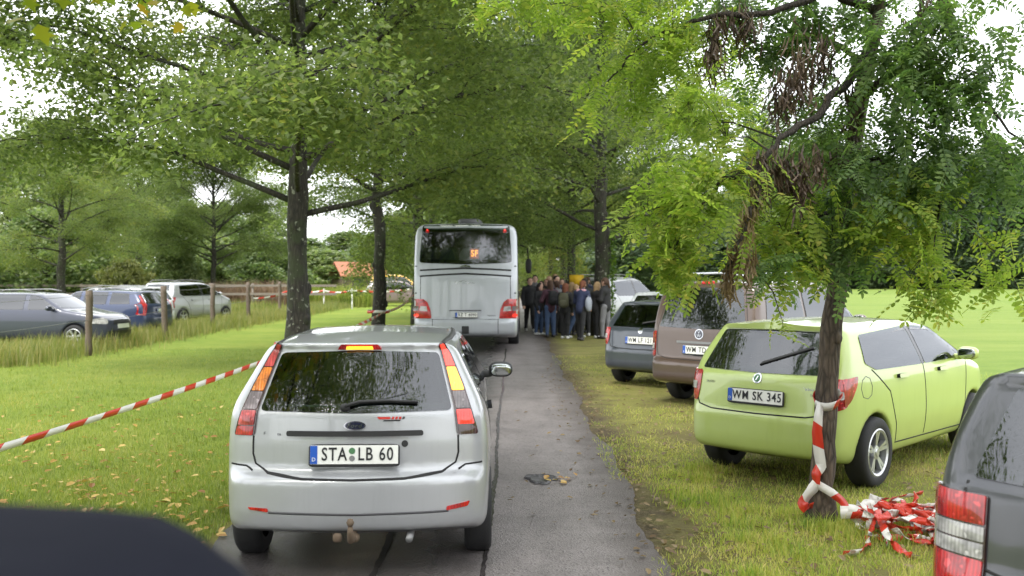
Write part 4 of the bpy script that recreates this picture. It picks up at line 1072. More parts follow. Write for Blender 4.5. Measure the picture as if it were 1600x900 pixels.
A.gap([([(-.50, .412), (0, .404), (.56, .412)], 'rear', 1, False)], wid=.014, mat='ink_grey', name='bumper_groove')
A.panel('handle_strip', [(-.405, .848), (-.405, .880), (.405, .880), (.405, .848)], 'rear', 'plastic', off=.022, thick=.03, r=.014)
A.panel('plate_recess', [(-.34, .842), (.36, .842), (.28, .662), (-.28, .662)], 'rear', 'paint_silver', off=.003, thick=.01, r=.03)
A.plate('STA  LB 60', 0.0, .745, tilt=-.13, tsize=.108, stretch=.74)
sp_ = MB(); sp_.add(*lathe([(0, -.0075), (.020, -.0075), (.020, -.004)], 16, 'y', (-.032, -.016, .027)))
pl = [o for o in A.root.children if o.name.startswith('number_plate')][0]
MB().add(*lathe([(0, 0), (.019, 0), (.019, .003)], 16, 'y', (-.012, -.0065, .022))).build('inspection_seal', 'decal_green', pl, False)
MB().add(*lathe([(0, 0), (.017, 0), (.017, .003)], 16, 'y', (-.012, -.0065, -.022))).build('inspection_seal', 'steel', pl, False)
def disc(cx, cz, rx, rz, n=28): return [(cx + rx * math.cos(t), cz + rz * math.sin(t)) for t in np.arange(n) * 2 * PI / n]
A.panel('lock', disc(.297, .802, .020, .020, 14), 'rear', 'plastic', off=.006, thick=.01, r=0, step=.02)
em = A.panel('emblem', disc(0, .912, .066, .028), 'rear', 'chrome', off=.008, thick=.012, r=0, step=.02)
A.panel('oval', disc(0, .912, .058, .022), 'rear', 'badge_blue', parent=em, off=.010, thick=.01, r=0, step=.02)
def letters(car, text, x, z, size, mat, parent=None, off=.004, stretch=1.0, shear=0.0, name='lettering', ext=.0008, tilt=-.15):
    H, N = car.b.hit([(x, z)], 'rear'); me = textmesh(text, size, ext); me.materials.append(MATS[mat])
    if shear:
        co = np.array([v.co[:] for v in me.vertices]); co[:, 0] += shear * co[:, 1]; me.vertices.foreach_set('co', co.ravel())
    o = link(name, me, parent or car.root, tuple(H[0] + N[0] * off), (PI / 2 + tilt, 0, 0)); o.scale = (stretch, 1, 1); return o
letters(A, 'Ford', 0, .912, .036, 'chrome', em, .013, 1.15, .3)
letters(A, 'F', -.545, .860, .026, 'ink_grey'); letters(A, 'ta', -.455, .858, .026, 'ink_grey')
st = A.panel('sticker', [(.13, .962), (.145, .948), (.205, .948), (.215, .955), (.205, .962)], 'rear', 'decal_red', off=.003, thick=.004, r=.002, step=.02)
for k in range(4): A.panel('sticker_mark', [(.217 + k * .021, .947), (.217 + k * .021 + .004, .962), (.217 + k * .021 + .019, .962), (.217 + k * .021 + .014, .947)], 'rear', 'decal_red' if k < 3 else 'ink_grey', parent=st, off=.0035, thick=.004, r=.004, step=.02)
A.panel('sticker_mark', [(.165, .936), (.175, .944), (.275, .944), (.265, .936)], 'rear', 'ink', parent=st, off=.0035, thick=.004, r=.001, step=.02)
for P in ([(-.625, .440), (-.615, .425), (-.50, .415), (-.505, .437)], [(.545, .415), (.55, .440), (.685, .462), (.672, .432)]):
    A.panel('reflector', P, 'rear', 'lens_red', off=.007, thick=.012, r=.008, step=.03)
H, N = bA.hit([(-.06, 1.01), (.02, 1.035), (.20, 1.04), (.37, 1.03)], 'rear'); q = H + N * .028
wp = MB(); wp.add(*tube(q, [.012, .010, .008, .007], 6)); wp.add(*tube(H[1:] + N[1:] * .018, [.008, .009, .006], 5)); wp.add(*rbox(H[0] + N[0] * .015, (.06, .03, .05), e=2.5, n=6)); wp.build('wiper', 'plastic', A.root)
for sg in (1, -1): A.add('roof_strip', strip(bA, [(sg * .515, .46), (sg * .545, .9), (sg * .552, 1.5), (sg * .53, 2.1), (sg * .505, 2.4)], .028, 'top', off=.006, thick=.01), 'plastic')
tb = MB(); tb.add(*tube([(0, .12, .30), (0, .02, .27), (0, -.06, .275), (0, -.085, .33), (0, -.085, .36)], [.02, .02, .02, .018, .014], 10)); tb.add(*lathe([(0.001, -.025), (.015, -.020), (.023, 0), (.015, .020), (.001, .025)], 14, 'z', (0, -.085, .385)))
tb.add(*rbox((-.09, .02, .27), (.055, .04, .055), e=3, n=6)); tb.add(*rbox((0, .06, .26), (.075, .08, .05), e=3, n=6)); tb.build('tow_ball', 'rust', A.root)
MB().add(*tube([(.33, .5, .25), (.33, .03, .255)], [.022, .022], 12)).build('exhaust', 'steel', A.root)
A.wheels([.75, 3.24], .735, .285, .175, 'steel', 7)
A.mirror(2.5, 1.0, 'plastic', (1, -1))
A.seats([(.95, (-.36, 0, .36)), (2.0, (-.36, .36))], .5, .98)
MB().add(*box((0, 2.0, .36), (1.4, 3.0, .2))).build('cabin_floor', 'plastic', A.root, False)
MB().add(*rbox((0, .52, .955), (1.08, .42, .03), e=5)).build('parcel_shelf', 'seatcloth', A.root)
for sg in (1, -1):
    A.panel('door_handle', [(1.22, .86), (1.22, .90), (1.40, .90), (1.40, .86)], 'side', 'paint_silver', sgn=sg, off=.03, thick=.035, r=.015)

# ------------------------------------------------------------------ generic shapes for the parked cars
def hatch_body(L=4.0, W=.82, H=1.5, ks=.08, R_=.335, gw=.64):
    sd = [(0.03, .30), (0, .40), (0, .60), (.035, .645), (.06, .80), (.085, .96), (.13, 1.0), (.40, 1.40), (.36, 1.455), (.9, 1.495), (1.6, 1.505), (2.1, 1.475), (2.5, 1.38), (3.2, 1.03), (3.75, .88), (3.95, .70), (4.0, .45), (3.9, .2), (.35, .2)]
    sd = [(y * L / 4.0, z if z < .7 else .7 + (z - .7) * (H - .7) / (1.505 - .7)) for y, z in sd]
    pl = [(0, 0), (.55, .03), (.72, .12), (.80, .32), (.84, .8), (.842, 2.9), (.81, 3.45), (.66, 3.8), (.3, 3.97), (0, 4.0)]
    pl = [(x * W / .842, y * L / 4.0) for x, y in pl]
    f = lambda z: .7 + (z - .7) * (H - .7) / .8
    sc_ = [(0, .2), (.72, .2), (.80, .32), (.842, .50), (.838, .78), (.81, f(.98)), (gw, f(1.39)), (gw - .10, f(1.465)), (0, f(1.52))]
    sc_ = [(x * W / .842, z) for x, z in sc_]
    return Body(sd, pl, sc_, L, ks=ks, kp=.10, bow_r=.17, bow_f=.26, arches=[(.76 * L / 4, .30, R_), (3.22 * L / 4, .30, R_)], rs=.04)
def hatch(name, label, cat, loc, head, mat, text=None, L=4.0, W=.84, H=1.5, h=.03, group=None, spokes=5, double=False, lampstyle='c', wr=.305, rim='alloy', see=True, gw=.64):
    b = hatch_body(L, W, H, gw=gw); k = L / 4.0; f = lambda z: .7 + (z - .7) * (H - .7) / .805
    gR = sym([(0, f(1.40)), (.51, f(1.385)), (.61, f(1.005)), (0, f(.995))])
    s1 = [(.62 * k, f(1.10)), (.70 * k, f(1.36)), (1.75 * k, f(1.41)), (1.82 * k, f(1.02)), (.80 * k, f(1.03))]; s2 = [(1.90 * k, f(1.02)), (1.84 * k, f(1.41)), (2.3 * k, f(1.385)), (2.95 * k, f(1.03))]
    gF = sym([(0, f(1.40)), (.58, f(1.37)), (.72, f(1.06)), (0, f(1.04))])
    cuts = [(gR, 'rear', 1, .022), (gF, 'front', 1, .022)] + [(s, 'side', sg, .015) for s in (s1, s2) for sg in (1, -1)] if see else ()
    c = Car(name, label, cat, loc, head, b, mat, h=h, group=group, cuts=cuts)
    gm = 'glass' if see else 'glass_dark'
    c.glass('rear_window', gR, 'rear', seal=.05, mat=gm); c.glass('windscreen', gF, 'front', seal=.05, mat=gm)
    for sg in (1, -1):
        c.glass('side_window', s1, 'side', sg, seal=.036, mat=gm); c.glass('side_window', s2, 'side', sg, seal=.036, mat=gm)
    for sg in (1, -1): c.panel('door_pillar', [(1.765 * k, f(1.41)), (1.83 * k, f(1.02)), (1.89 * k, f(1.02)), (1.83 * k, f(1.41))], 'side', 'seal', sgn=sg, off=.004, thick=.008, r=.004)
    lz = lambda z: f(z) if z > .7 else z
    if lampstyle == 'c':
        for sg in (1, -1):
            kx = W / .84; P = [(.615 * kx, lz(.985)), (.75 * kx, lz(.98)), (.77 * kx, lz(.72)), (.66 * kx, .675), (.63 * kx, lz(.80))]
            t = c.panel('tail_lamp', P if sg > 0 else mirror_x(P), 'rear', 'lens_red', off=.008, thick=.02, r=.03, step=.04, bulge=.008)
            Q = [(.66 * kx, lz(.87)), (.745 * kx, lz(.875)), (.75 * kx, lz(.80)), (.67 * kx, lz(.795))]
            c.panel('lens', Q if sg > 0 else mirror_x(Q), 'rear', 'lens_clear', parent=t, off=.019, thick=.012, r=.012, step=.03)
            c.panel('lamp_wing', [(.22, lz(.98)), (.42, lz(1.0)), (.39, lz(.92)), (.30, lz(.79)), (.22, lz(.72))], 'side', 'lens_red', parent=t, sgn=sg, off=.011, thick=.02, r=.025, step=.035)
    gl = [(.625, .62), (.65, .70), (.63, .99 if H > 1.2 else .9)]
    gl = [(0, .628), (.45, .632), (.60, .66), (.632, .72), (.62, f(.99))]
    c.gap([(gl, 'rear', 1, False), (mirror_x(gl), 'rear', 1, False)] + [([(1.86 * k, f(1.02)), (1.88 * k, .6), (1.86 * k, .34)], 'side', sg, False) for sg in (1, -1)] +
          [([(.72 * k, f(1.04)), (1.05 * k, .80), (1.18 * k, .5), (1.20 * k, .33), (2.9 * k, .31), (3.0 * k, f(1.0))], 'side', sg, False) for sg in (1, -1)], wid=.012)
    for sg in (1, -1):
        for yy in (1.22, 2.2):
            c.panel('door_handle', [(yy * k, .90), (yy * k, .935), ((yy + .2) * k, .935), ((yy + .2) * k, .90)], 'side', mat, sgn=sg, off=.03, thick=.035, r=.016)
    c.wheels([.76 * k, 3.22 * k], W - .105, wr, .195, rim, spokes, double)
    c.mirror(2.72 * k, f(1.06), mat, (1, -1), reach=.12)
    if see:
        c.seats([(1.05 * k, (-.36, .36)), (2.05 * k, (-.36, .36))], .5, f(1.02))
        MB().add(*box((0, 2.0 * k, .38), (1.3, 2.8 * k, .2))).build('cabin_floor', 'plastic', c.root, False)
    if text: c.plate(text, 0, .775, tilt=-.08, tsize=.104, stretch=.80)
    else: c.plate('', 0, .775, tilt=-.08)
    return c
G = hatch('green_hatchback', 'lime green hatchback with twin spoke alloy wheel behind the robinia trunk', 'car', (2.06, 8.22, 0), 44, 'paint_green', 'WM SK 345', L=3.9, W=.80, H=1.43, h=.024, double=True)
G.panel('roof_spoiler', sym([(0, 1.385), (.48, 1.365), (.50, 1.335), (0, 1.352)]), 'rear', 'paint_green', off=.022, thick=.05, r=.015)
e = G.panel('emblem', disc(0, .925, .042, .042, 20), 'rear', 'chrome', off=.007, thick=.012, r=0, step=.025)
G.panel('oval', disc(0, .925, .030, .030, 18), 'rear', 'decal_green', parent=e, off=.009, thick=.01, r=0, step=.02)
G.panel('emblem_arrow', [(-.012, .910), (-.004, .910), (.014, .940), (.004, .944)], 'rear', 'chrome', parent=e, off=.011, thick=.01, r=.002, step=.02)
letters(G, 'Fabia', .46, .865, .035, 'chrome', off=.005, stretch=1.2); letters(G, 'TDI', .50, .815, .026, 'ink_grey', off=.005); letters(G, 'SKODA', -.47, .865, .028, 'ink_grey', off=.005)
G.gap([([(-.60, .866), (-.3, .872), (0, .873), (.3, .872), (.60, .866)], 'rear', 1, False)], wid=.006, name='tailgate_crease', mat='ink_grey') if False else None
G.gap([([(.50, .93), (.47, .86), (.50, .79), (.58, .77), (.65, .80), (.67, .87), (.64, .94), (.57, .96)], 'side', 1, True)], wid=.005, name='fuel_flap', mat='ink_grey')
G.panel('wiper', [(-.02, 1.03), (.0, 1.055), (.40, 1.20), (.41, 1.185)], 'rear', 'plastic', off=.02, thick=.012, r=.004)
D = hatch('grey_hatchback', 'dark slate grey hatchback parked beyond the brown van', 'car', (2.03, 15.5, 0), 40, 'paint_grey', 'WM LF 121', H=1.44, W=.86)
e = D.panel('emblem', disc(0, .925, .045, .045, 20), 'rear', 'chrome', off=.007, thick=.012, r=0, step=.025)
D.panel('wiper', [(-.02, 1.03), (.0, 1.055), (.40, 1.12), (.41, 1.105)], 'rear', 'plastic', off=.02, thick=.012, r=.004)
Wc = hatch('white_hatchback', 'white hatchback half hidden behind the dark grey hatchback', 'car', (2.75, 19.8, 0), 43, 'paint_white', H=1.53, h=.035)

# the brown van
SIDE_V = [(0.03, .34), (-.0, .42), (0, .60), (.03, .64), (.075, .66), (.09, .85), (.105, 1.08), (.27, 1.66), (.36, 1.745), (1.0, 1.79), (2.0, 1.785), (2.55, 1.70), (3.42, 1.10), (4.1, .96), (4.36, .78), (4.4, .45), (4.3, .24), (.4, .24)]
PLAN_V = [(0, 0), (.62, .02), (.80, .09), (.87, .28), (.897, .8), (.897, 3.3), (.87, 3.8), (.70, 4.2), (.3, 4.38), (0, 4.4)]
SEC_V = [(0, .24), (.78, .24), (.86, .36), (.897, .55), (.897, .85), (.885, 1.05), (.75, 1.66), (.66, 1.745), (0, 1.80)]
bV = Body(SIDE_V, PLAN_V, SEC_V, 4.4, ks=.08, kp=.09, bow_r=.09, bow_f=.24, arches=[(.86, .31, .35), (3.54, .31, .35)], rs=.04)
gVR = sym([(0, 1.655), (.575, 1.64), (.69, 1.10), (0, 1.085)]); v1 = [(.42, 1.14), (.52, 1.60), (1.45, 1.63), (1.48, 1.12)]; v2 = [(1.56, 1.12), (1.53, 1.63), (2.35, 1.60), (2.38, 1.10)]; v3 = [(2.46, 1.10), (2.43, 1.60), (2.62, 1.55), (3.25, 1.09)]
gVF = sym([(0, 1.66), (.62, 1.62), (.78, 1.14), (0, 1.12)])
B = Car('brown_van', 'brown metallic van with roof rails parked between the grey and the lime green cars', 'van', (2.50, 13.1, 0), 44, bV, 'paint_brown', h=.028, cuts=[(gVR, 'rear', 1, .022), (gVF, 'front', 1, .022)] + [(v, 'side', sg, .016) for v in (v1, v2, v3) for sg in (1, -1)])
B.glass('rear_window', gVR, 'rear', seal=.055); B.glass('windscreen', gVF, 'front', seal=.05)
for sg in (1, -1):
    for v in (v1, v2, v3): B.glass('side_window', v, 'side', sg, seal=.04)
    P = [(.745, 1.04), (.82, 1.02), (.845, .70), (.80, .66), (.755, .68)]
    t = B.panel('tail_lamp', P if sg > 0 else mirror_x(P), 'rear', 'lens_red', off=.01, thick=.02, r=.02, bulge=.006)
    Q = [(.77, .86), (.825, .86), (.83, .79), (.775, .785)]; B.panel('lens', Q if sg > 0 else mirror_x(Q), 'rear', 'lens_clear', parent=t, off=.020, thick=.012, r=.01)
    rr_ = MB(); pts = [(sg * .60, .55, 1.795), (sg * .615, .70, 1.845), (sg * .625, 1.6, 1.862), (sg * .615, 2.3, 1.825), (sg * .60, 2.5, 1.755)]; rr_.add(*tube(pts, .017, 8)); rr_.build('roof_rail', 'chrome', B.root)
gv = [(0, .655), (.55, .66), (.70, .70), (.725, .80), (.72, 1.1), (.60, 1.68)]
B.gap([(gv, 'rear', 1, False), (mirror_x(gv), 'rear', 1, False)] + [([(1.52, 1.66), (1.54, 1.0), (1.50, .40)], 'side', sg, False) for sg in (1, -1)] + [([(2.42, 1.62), (2.44, 1.0), (2.42, .40)], 'side', sg, False) for sg in (1, -1)])
B.panel('brake_lamp', [(-.10, 1.70), (-.10, 1.735), (.10, 1.735), (.10, 1.70)], 'rear', 'lens_red', off=.012, thick=.02, r=.01)
B.panel('plate_trim', [(-.36, .885), (-.36, .915), (.36, .915), (.36, .885)], 'rear', 'steel', off=.02, thick=.03, r=.01)
B.plate('WM TD 20', 0.02, .80, tilt=-.05, tsize=.104, stretch=.82)
e = B.panel('emblem', disc(0, 1.015, .07, .07, 22), 'rear', 'chrome', off=.008, thick=.012, r=0, step=.03)
B.panel('oval', disc(0, 1.015, .058, .058, 22), 'rear', 'badge_blue', parent=e, off=.0095, thick=.01, r=0, step=.03)
letters(B, 'V', 0, 1.04, .055, 'chrome', e, .012, 1.0, tilt=-.05); letters(B, 'W', 0, .992, .06, 'chrome', e, .012, 1.0, tilt=-.05)
B.panel('tailgate_grip', [(-.09, .715), (-.09, .74), (.09, .74), (.09, .715)], 'rear', 'gap', off=.003, thick=.01, r=.01)
B.wheels([.86, 3.54], .785, .315, .20, 'alloy', 5); B.mirror(2.95, 1.15, 'paint_brown', (1, -1), .16)
B.seats([(1.15, (-.5, 0, .5)), (2.2, (-.4, .4))], .55, 1.12); MB().add(*box((0, 2.1, .42), (1.5, 3.0, .2))).build('cabin_floor', 'plastic', B.root, False)

# silver tall estate behind the crowd, partly hidden by the lime trunk
def suv(name, label, cat, loc, head, mat, H=1.66, L=4.3, W=.88, h=.04, group=None, **k):
    c = hatch(name, label, cat, loc, head, mat, L=L, W=W, H=H, h=h, group=group, wr=.325, **k)
    f = lambda z: .7 + (z - .7) * (H - .7) / .805
    for sg in (1, -1):
        MB().add(*tube([(sg * .56, .62, H - .02), (sg * .575, .78, H + .035), (sg * .58, 1.6, H + .05), (sg * .57, 2.2, H + .01), (sg * .56, 2.4, H - .06)], .016, 7)).build('roof_rail', 'steel', c.root)
    return c
suv('silver_estate', 'silver tall estate car parked behind the lime trunk and the crowd', 'car', (2.35, 32.0, 0), 35, 'paint_silver', H=1.84, L=4.7, W=.92)

# the grey car at the right edge, close to the viewer: only its left rear corner shows
I = hatch('slate_hatchback', 'slate grey car at the right edge, only its left tail lamp and pillar showing', 'car', (2.165, 3.34, 0), 46, 'paint_iron', None, H=1.45, h=.024, lampstyle='tall', gw=.70)
def side_lamp(car, zs, mats, xi, xo):
    P = [(xi(z), z) for z in np.linspace(zs[0], zs[-1], 8)] + [(xo(z), z) for z in np.linspace(zs[-1], zs[0], 8)]
    for sg in (1, -1):
        t = car.panel('tail_lamp', P if sg > 0 else mirror_x(P), 'rear', 'lens_dark', off=.012, thick=.03, r=.015, step=.03)
        for a, b_, mt in zip(zs[:-1], zs[1:], mats):
            z_ = np.linspace(a - .004, b_ + .004, 5); q = [(xi(z) + .006, z) for z in z_] + [(xo(z) - .006, z) for z in z_[::-1]]
            car.panel('lens', q if sg > 0 else mirror_x(q), 'rear', mt, parent=t, off=.018, thick=.012, r=.008, step=.025, bulge=.004)
side_lamp(I, [.93, .81, .745, .68, .48], ['lens_red', 'lens_clear', 'lens_clear', 'lens_red'], lambda z: .52, lambda z: np.interp(z, [.5, .8, .985], [.805, .80, .765]))

# dark car right beside the viewer: its roof shows low in the left corner, out of focus
hatch('navy_car', 'very dark navy car roof, rounded and out of focus, low in the left corner', 'car', (-.83, 1.30, 0), 180, 'soft_top', L=4.2, W=.86, H=1.66, h=.03, see=False)

# ------------------------------------------------------------------ cars in the left car park
suv('silver_hatchback_tall', 'silver tall hatchback with red tail lamp parked behind the second and third fence posts', 'car', (-13.55, 36.0, 0), 20, 'paint_silver', H=1.64, L=4.2)
def estate(name, label, loc, head, mat, H=1.44, L=4.5, group=None):
    k = L / 4.5
    sd = [(0.03, .30), (0, .42), (0, .60), (.05, .66), (.08, .95), (.12, 1.0), (.42, 1.34), (.44, 1.38), (1.2, 1.43), (2.0, 1.44), (2.6, 1.38), (3.4, .98), (4.2, .84), (4.45, .68), (4.5, .42), (4.4, .2), (.4, .2)]
    pl = [(0, 0), (.55, .03), (.74, .12), (.83, .35), (.865, .9), (.865, 3.3), (.83, 3.9), (.66, 4.3), (.3, 4.48), (0, 4.5)]
    sc_ = [(0, .2), (.74, .2), (.83, .32), (.865, .5), (.86, .76), (.83, .95), (.65, 1.33), (.55, 1.40), (0, 1.45)]
    b = Body(sd, pl, sc_, 4.5, ks=.08, kp=.1, bow_r=.15, bow_f=.24, arches=[(.95, .3, .34), (3.6, .3, .34)])
    c = Car(name, label, 'car', loc, head, b, mat, h=.04, group=group)
    c.glass('rear_window', sym([(0, 1.33), (.5, 1.315), (.6, 1.01), (0, 1.0)]), 'rear', seal=.05, mat='glass_dark'); c.glass('windscreen', sym([(0, 1.35), (.55, 1.32), (.7, 1.02), (0, 1.0)]), 'front', mat='glass_dark')
    for sg in (1, -1):
        for s in ([(.62, 1.0), (.72, 1.31), (1.3, 1.34), (1.3, .985)], [(1.42, .985), (1.42, 1.345), (2.2, 1.36), (2.22, .98)], [(2.34, .98), (2.32, 1.36), (2.55, 1.33), (3.15, .98)]): c.glass('side_window', s, 'side', sg, seal=.03, mat='glass_dark')
        P = [(.66, 1.25), (.70, 1.15), (.80, .98), (.82, .68), (.70, .66), (.64, .95), (.60, 1.25)]
        c.panel('tail_lamp', P if sg > 0 else mirror_x(P), 'rear', 'lens_red', off=.01, thick=.02, r=.02)
        Q = [(.52, .74), (.60, .78), (.80, .74), (.82, .64), (.56, .62)]
        hl = c.panel('headlight', Q if sg > 0 else mirror_x(Q), 'front', 'lens_clear', off=.01, thick=.02, r=.03)
        MB().add(*tube([(sg * .58, .65, 1.40), (sg * .59, .8, 1.46), (sg * .59, 2.1, 1.48), (sg * .57, 2.4, 1.43)], .016, 7)).build('roof_rail', 'steel', c.root)
    c.panel('grille', sym([(0, .72), (.36, .71), (.40, .60), (0, .58)]), 'front', 'plastic', off=.01, thick=.02, r=.03)
    c.panel('lower_grille', sym([(0, .45), (.55, .44), (.60, .30), (0, .29)]), 'front', 'plastic', off=.008, thick=.02, r=.03)
    c.panel('front_plate', [(-.26, .50), (-.26, .61), (.26, .61), (.26, .50)], 'front', 'plate_white', off=.02, thick=.03, r=.004)
    c.wheels([.95, 3.6], .765, .31, .195, 'alloy', 7); c.mirror(3.0, 1.0, mat, (1, -1), .12); c.plate('', 0, .8)
    return c
estate('blue_estate', 'navy blue estate car with roof rails parked behind the first two fence posts', (-10.6, 29.2, 0), -78, 'paint_blue')
estate('ice_blue_car', 'dark blue car nosing in from the left edge behind the first fence post', (-14.4, 25.2, 0), 97, 'paint_ice')
estate('silver_roofed_car', 'pale silver estate car whose roof shows above the blue estate', (-13.4, 36.4, 0), -75, 'paint_white', H=1.5)
hatch('white_car', 'white hatchback seen between the blue estate and the silver tall hatchback', 'car', (-12.2, 33.4, 0), -60, 'paint_white', h=.045, see=False)
hatch('mauve_minivan', 'mauve grey minivan parked far back between the slim lime trunk and the bus', 'car', (-9.3, 60, 0), 78, 'paint_mauve', H=1.58, L=4.4, W=.88, h=.05, see=False)
yv = hatch('yellow_van', 'yellow van standing behind the mauve minivan', 'van', (-10.1, 66, 0), 80, 'paint_yellow', H=2.0, L=4.6, W=.92, h=.06, see=False)

# ------------------------------------------------------------------ the bus
SIDE_B = [(0.06, .42), (0, .47), (0, .765), (.03, .80), (.07, .81), (.09, 1.75), (.15, 2.1), (.36, 2.98), (.52, 3.10), (2, 3.13), (11.5, 3.13), (11.9, 2.95), (12.0, 1.3), (11.95, .45), (11.7, .32), (.5, .32)]
PLAN_B = [(0, 0), (.9, .015), (1.14, .07), (1.25, .22), (1.275, .5), (1.275, 11.5), (1.22, 11.8), (.9, 11.97), (0, 12.0)]
SEC_B = [(0, .32), (1.2, .32), (1.255, .45), (1.275, .9), (1.275, 1.9), (1.235, 2.8), (1.16, 3.02), (1.0, 3.10), (0, 3.15)]
bB = Body(SIDE_B, PLAN_B, SEC_B, 12.0, ks=.08, kp=.10, bow_r=.05, bow_f=.06, arches=[(3.3, .48, .55), (9.2, .48, .55)], xin=.85, rs=.05)
gBR = sym([(0, 3.075), (1.045, 3.05), (1.075, 2.6), (1.105, 2.16), (1.0, 2.135), (0, 2.10)])
cutB = sym([(0, 2.93), (.98, 2.92), (1.03, 2.22), (0, 2.16)])
bside = [(1.0, 1.62), (.62, 2.0), (.62, 2.78), (11.4, 2.82), (11.4, 1.62)]
U = Car('bus', 'silver grey touring bus seen from behind with an orange lit sign in its rear window', 'bus', (-1.11, 22.7, 0), 0.75, bB, 'paint_bus', h=.06, cuts=[(cutB, 'rear', 1, .0)])
U.glass('rear_window', gBR, 'rear', seal=.10, step=.09, mat='glass', r=.07, smat='seal')
for sg in (1, -1): U.glass('side_window', bside, 'side', sg, seal=.06, step=.25, mat='glass_dark', r=.12)
def buslamp(sg):
    P = [(.80, .815), (.83, 1.02), (.90, 1.20), (1.00, 1.28), (1.25, 1.285), (1.262, 1.0), (1.255, .815)]
    t = U.panel('tail_lamp', P if sg > 0 else mirror_x(P), 'rear', 'lens_red', off=.012, thick=.03, r=.03, step=.06, bulge=.01)
    Q = [(.90, .985), (.92, 1.10), (1.07, 1.115), (1.09, 1.0)]; U.panel('lens', Q if sg > 0 else mirror_x(Q), 'rear', 'lens_clear', parent=t, off=.026, thick=.012, r=.015)
    Q = [(1.11, 1.0), (1.105, 1.11), (1.23, 1.11), (1.235, 1.0)]; U.panel('lens', Q if sg > 0 else mirror_x(Q), 'rear', 'lens_smoke', parent=t, off=.026, thick=.012, r=.015)
    Q = disc(1.16, .89, .06, .045, 14); U.panel('lens', Q if sg > 0 else mirror_x(Q), 'rear', 'lamp_brake', parent=t, off=.027, thick=.012, r=0)
    Q = disc(.93, 2.90, .045, .045, 14); U.panel('marker_lamp', Q if sg > 0 else mirror_x(Q), 'rear', 'lens_red', off=.014, thick=.02, r=0)
    Q = disc(.93, 2.93, .018, .018, 10); U.panel('marker_lamp', Q if sg > 0 else mirror_x(Q), 'rear', 'lamp_tail', off=.02, thick=.02, r=0, step=.02)
    for zz in (1.42, 2.06): 
        Q = disc(1.185, zz, .028, .016, 10); U.panel('hatch_catch', Q if sg > 0 else mirror_x(Q), 'rear', 'plastic', off=.006, thick=.01, r=0, step=.03)
buslamp(1); buslamp(-1)
for z0, dz in ((1.975, .06), (1.835, .07)):
    P = [(-1.09, z0 - .035), (-1.09, z0 + .005), (-.6, z0 + dz * .55), (0, z0 + dz), (.6, z0 + dz * .55), (1.09, z0 + .005), (1.09, z0 - .035), (.6, z0 + dz * .55 - .04), (0, z0 + dz - .045), (-.6, z0 + dz * .55 - .04)]
    U.panel('vent_slot', P, 'rear', 'gap', off=.003, thick=.012, r=.01, step=.05)
U.gap([([(-1.07, .82), (-1.07, 1.80)], 'rear', 1, False), ([(1.07, 1.29), (1.07, 1.80)], 'rear', 1, False), ([(-.80, .80), (.80, .80)], 'rear', 1, False), ([(.78, .79), (.78, .46)], 'rear', 1, False), ([(-.78, .79), (-.78, .46)], 'rear', 1, False)], wid=.014)
U.panel('window_handle', [(-.13, 2.035), (-.11, 2.065), (0, 2.085), (.11, 2.065), (.13, 2.035), (0, 2.045)], 'rear', 'chrome', off=.03, thick=.03, r=.006)
U.panel('plate_housing', [(-.36, .84), (-.36, .995), (.36, .995), (.36, .84)], 'rear', 'paint_bus', off=.012, thick=.02, r=.02)
U.panel('plate_shade', [(-.39, .995), (-.37, 1.02), (.37, 1.02), (.39, .995)], 'rear', 'ink_grey', off=.02, thick=.03, r=.006)
U.plate('RZ T 4090', 0.03, .905, tsize=.10, stretch=.86, y=.05)
U.panel('tow_cover', [(-.08, .46), (-.08, .64), (.09, .64), (.09, .46)], 'rear', 'plastic', off=.01, thick=.03, r=.02)
# chrome script on the engine cover and pale script on the dark roof edge: illegible flourishes in the photograph
def flourish(x0, x1, z, amp, n, mat, wid):
    xs_ = np.linspace(x0, x1, n * 10); U.gap([([(x, z + amp * math.sin((x - x0) / (x1 - x0) * n * 2 * PI) * (0.5 + .5 * math.cos((x - x0) * 9))) for x in xs_], 'rear', 1, False)], wid=wid, name='script', mat=mat)
flourish(-.24, .0, 1.665, .022, 4, 'chrome', .012); flourish(.04, .22, 1.66, .015, 3, 'chrome', .010); U.gap([([(-.14, 1.69), (-.03, 1.72), (.04, 1.69), (.12, 1.64)], 'rear', 1, False)], wid=.008, name='script', mat='chrome')
flourish(-.62, -.32, 3.035, .018, 5, 'plate_white', .02); flourish(-.28, .05, 3.045, .022, 5, 'plate_white', .022); flourish(.12, .34, 3.045, .016, 3, 'plate_white', .02)
flourish(.53, .72, .885, .016, 4, 'ink_grey', .010)
m = MB(); m.add(*rbox((0, 2.6, 3.19), (.60, 2.2, .20), e=5)); m.build('roof_unit', 'ink_grey', U.root)
U.wheels([3.3, 9.2], 1.11, .49, .28, 'steel', 8)
m = MB(); 
for x in (-1.0, -.5, 0, .5, 1.0): 
    sm = MB(); sm.add(*rbox((x * .96, .95, 2.02), (.44, .18, 1.0), e=3)); sm.build('seat', 'bus_seat', U.root)
    sm = MB(); sm.add(*rbox((x * .96, 1.9, 2.06), (.44, .18, 1.0), e=3)); sm.build('seat', 'bus_seat', U.root)
sg_ = MB().add(*box((.20, .42, 2.365), (.24, .03, .27))).build('line_sign', 'ink', U.root, False)
k = NT('led_amber'); eo = k.n('Emission', Color=(1.0, .26, .02), Strength=3.2); k.surf(eo)
k = NT('led_glow'); eo = k.n('Emission', Color=(.6, .10, .005), Strength=.5); k.surf(eo)
MB().add(*box((.20, .402, 2.365), (.21, .004, .24))).build('sign_face', 'led_glow', sg_, False)
me = textmesh('SF', .19, .001, .004); me.materials.append(MATS['led_amber']); o = link('lettering', me, sg_, (.20, .396, 2.365), (PI / 2, 0, 0)); o.scale = (.85, 1.1, 1)
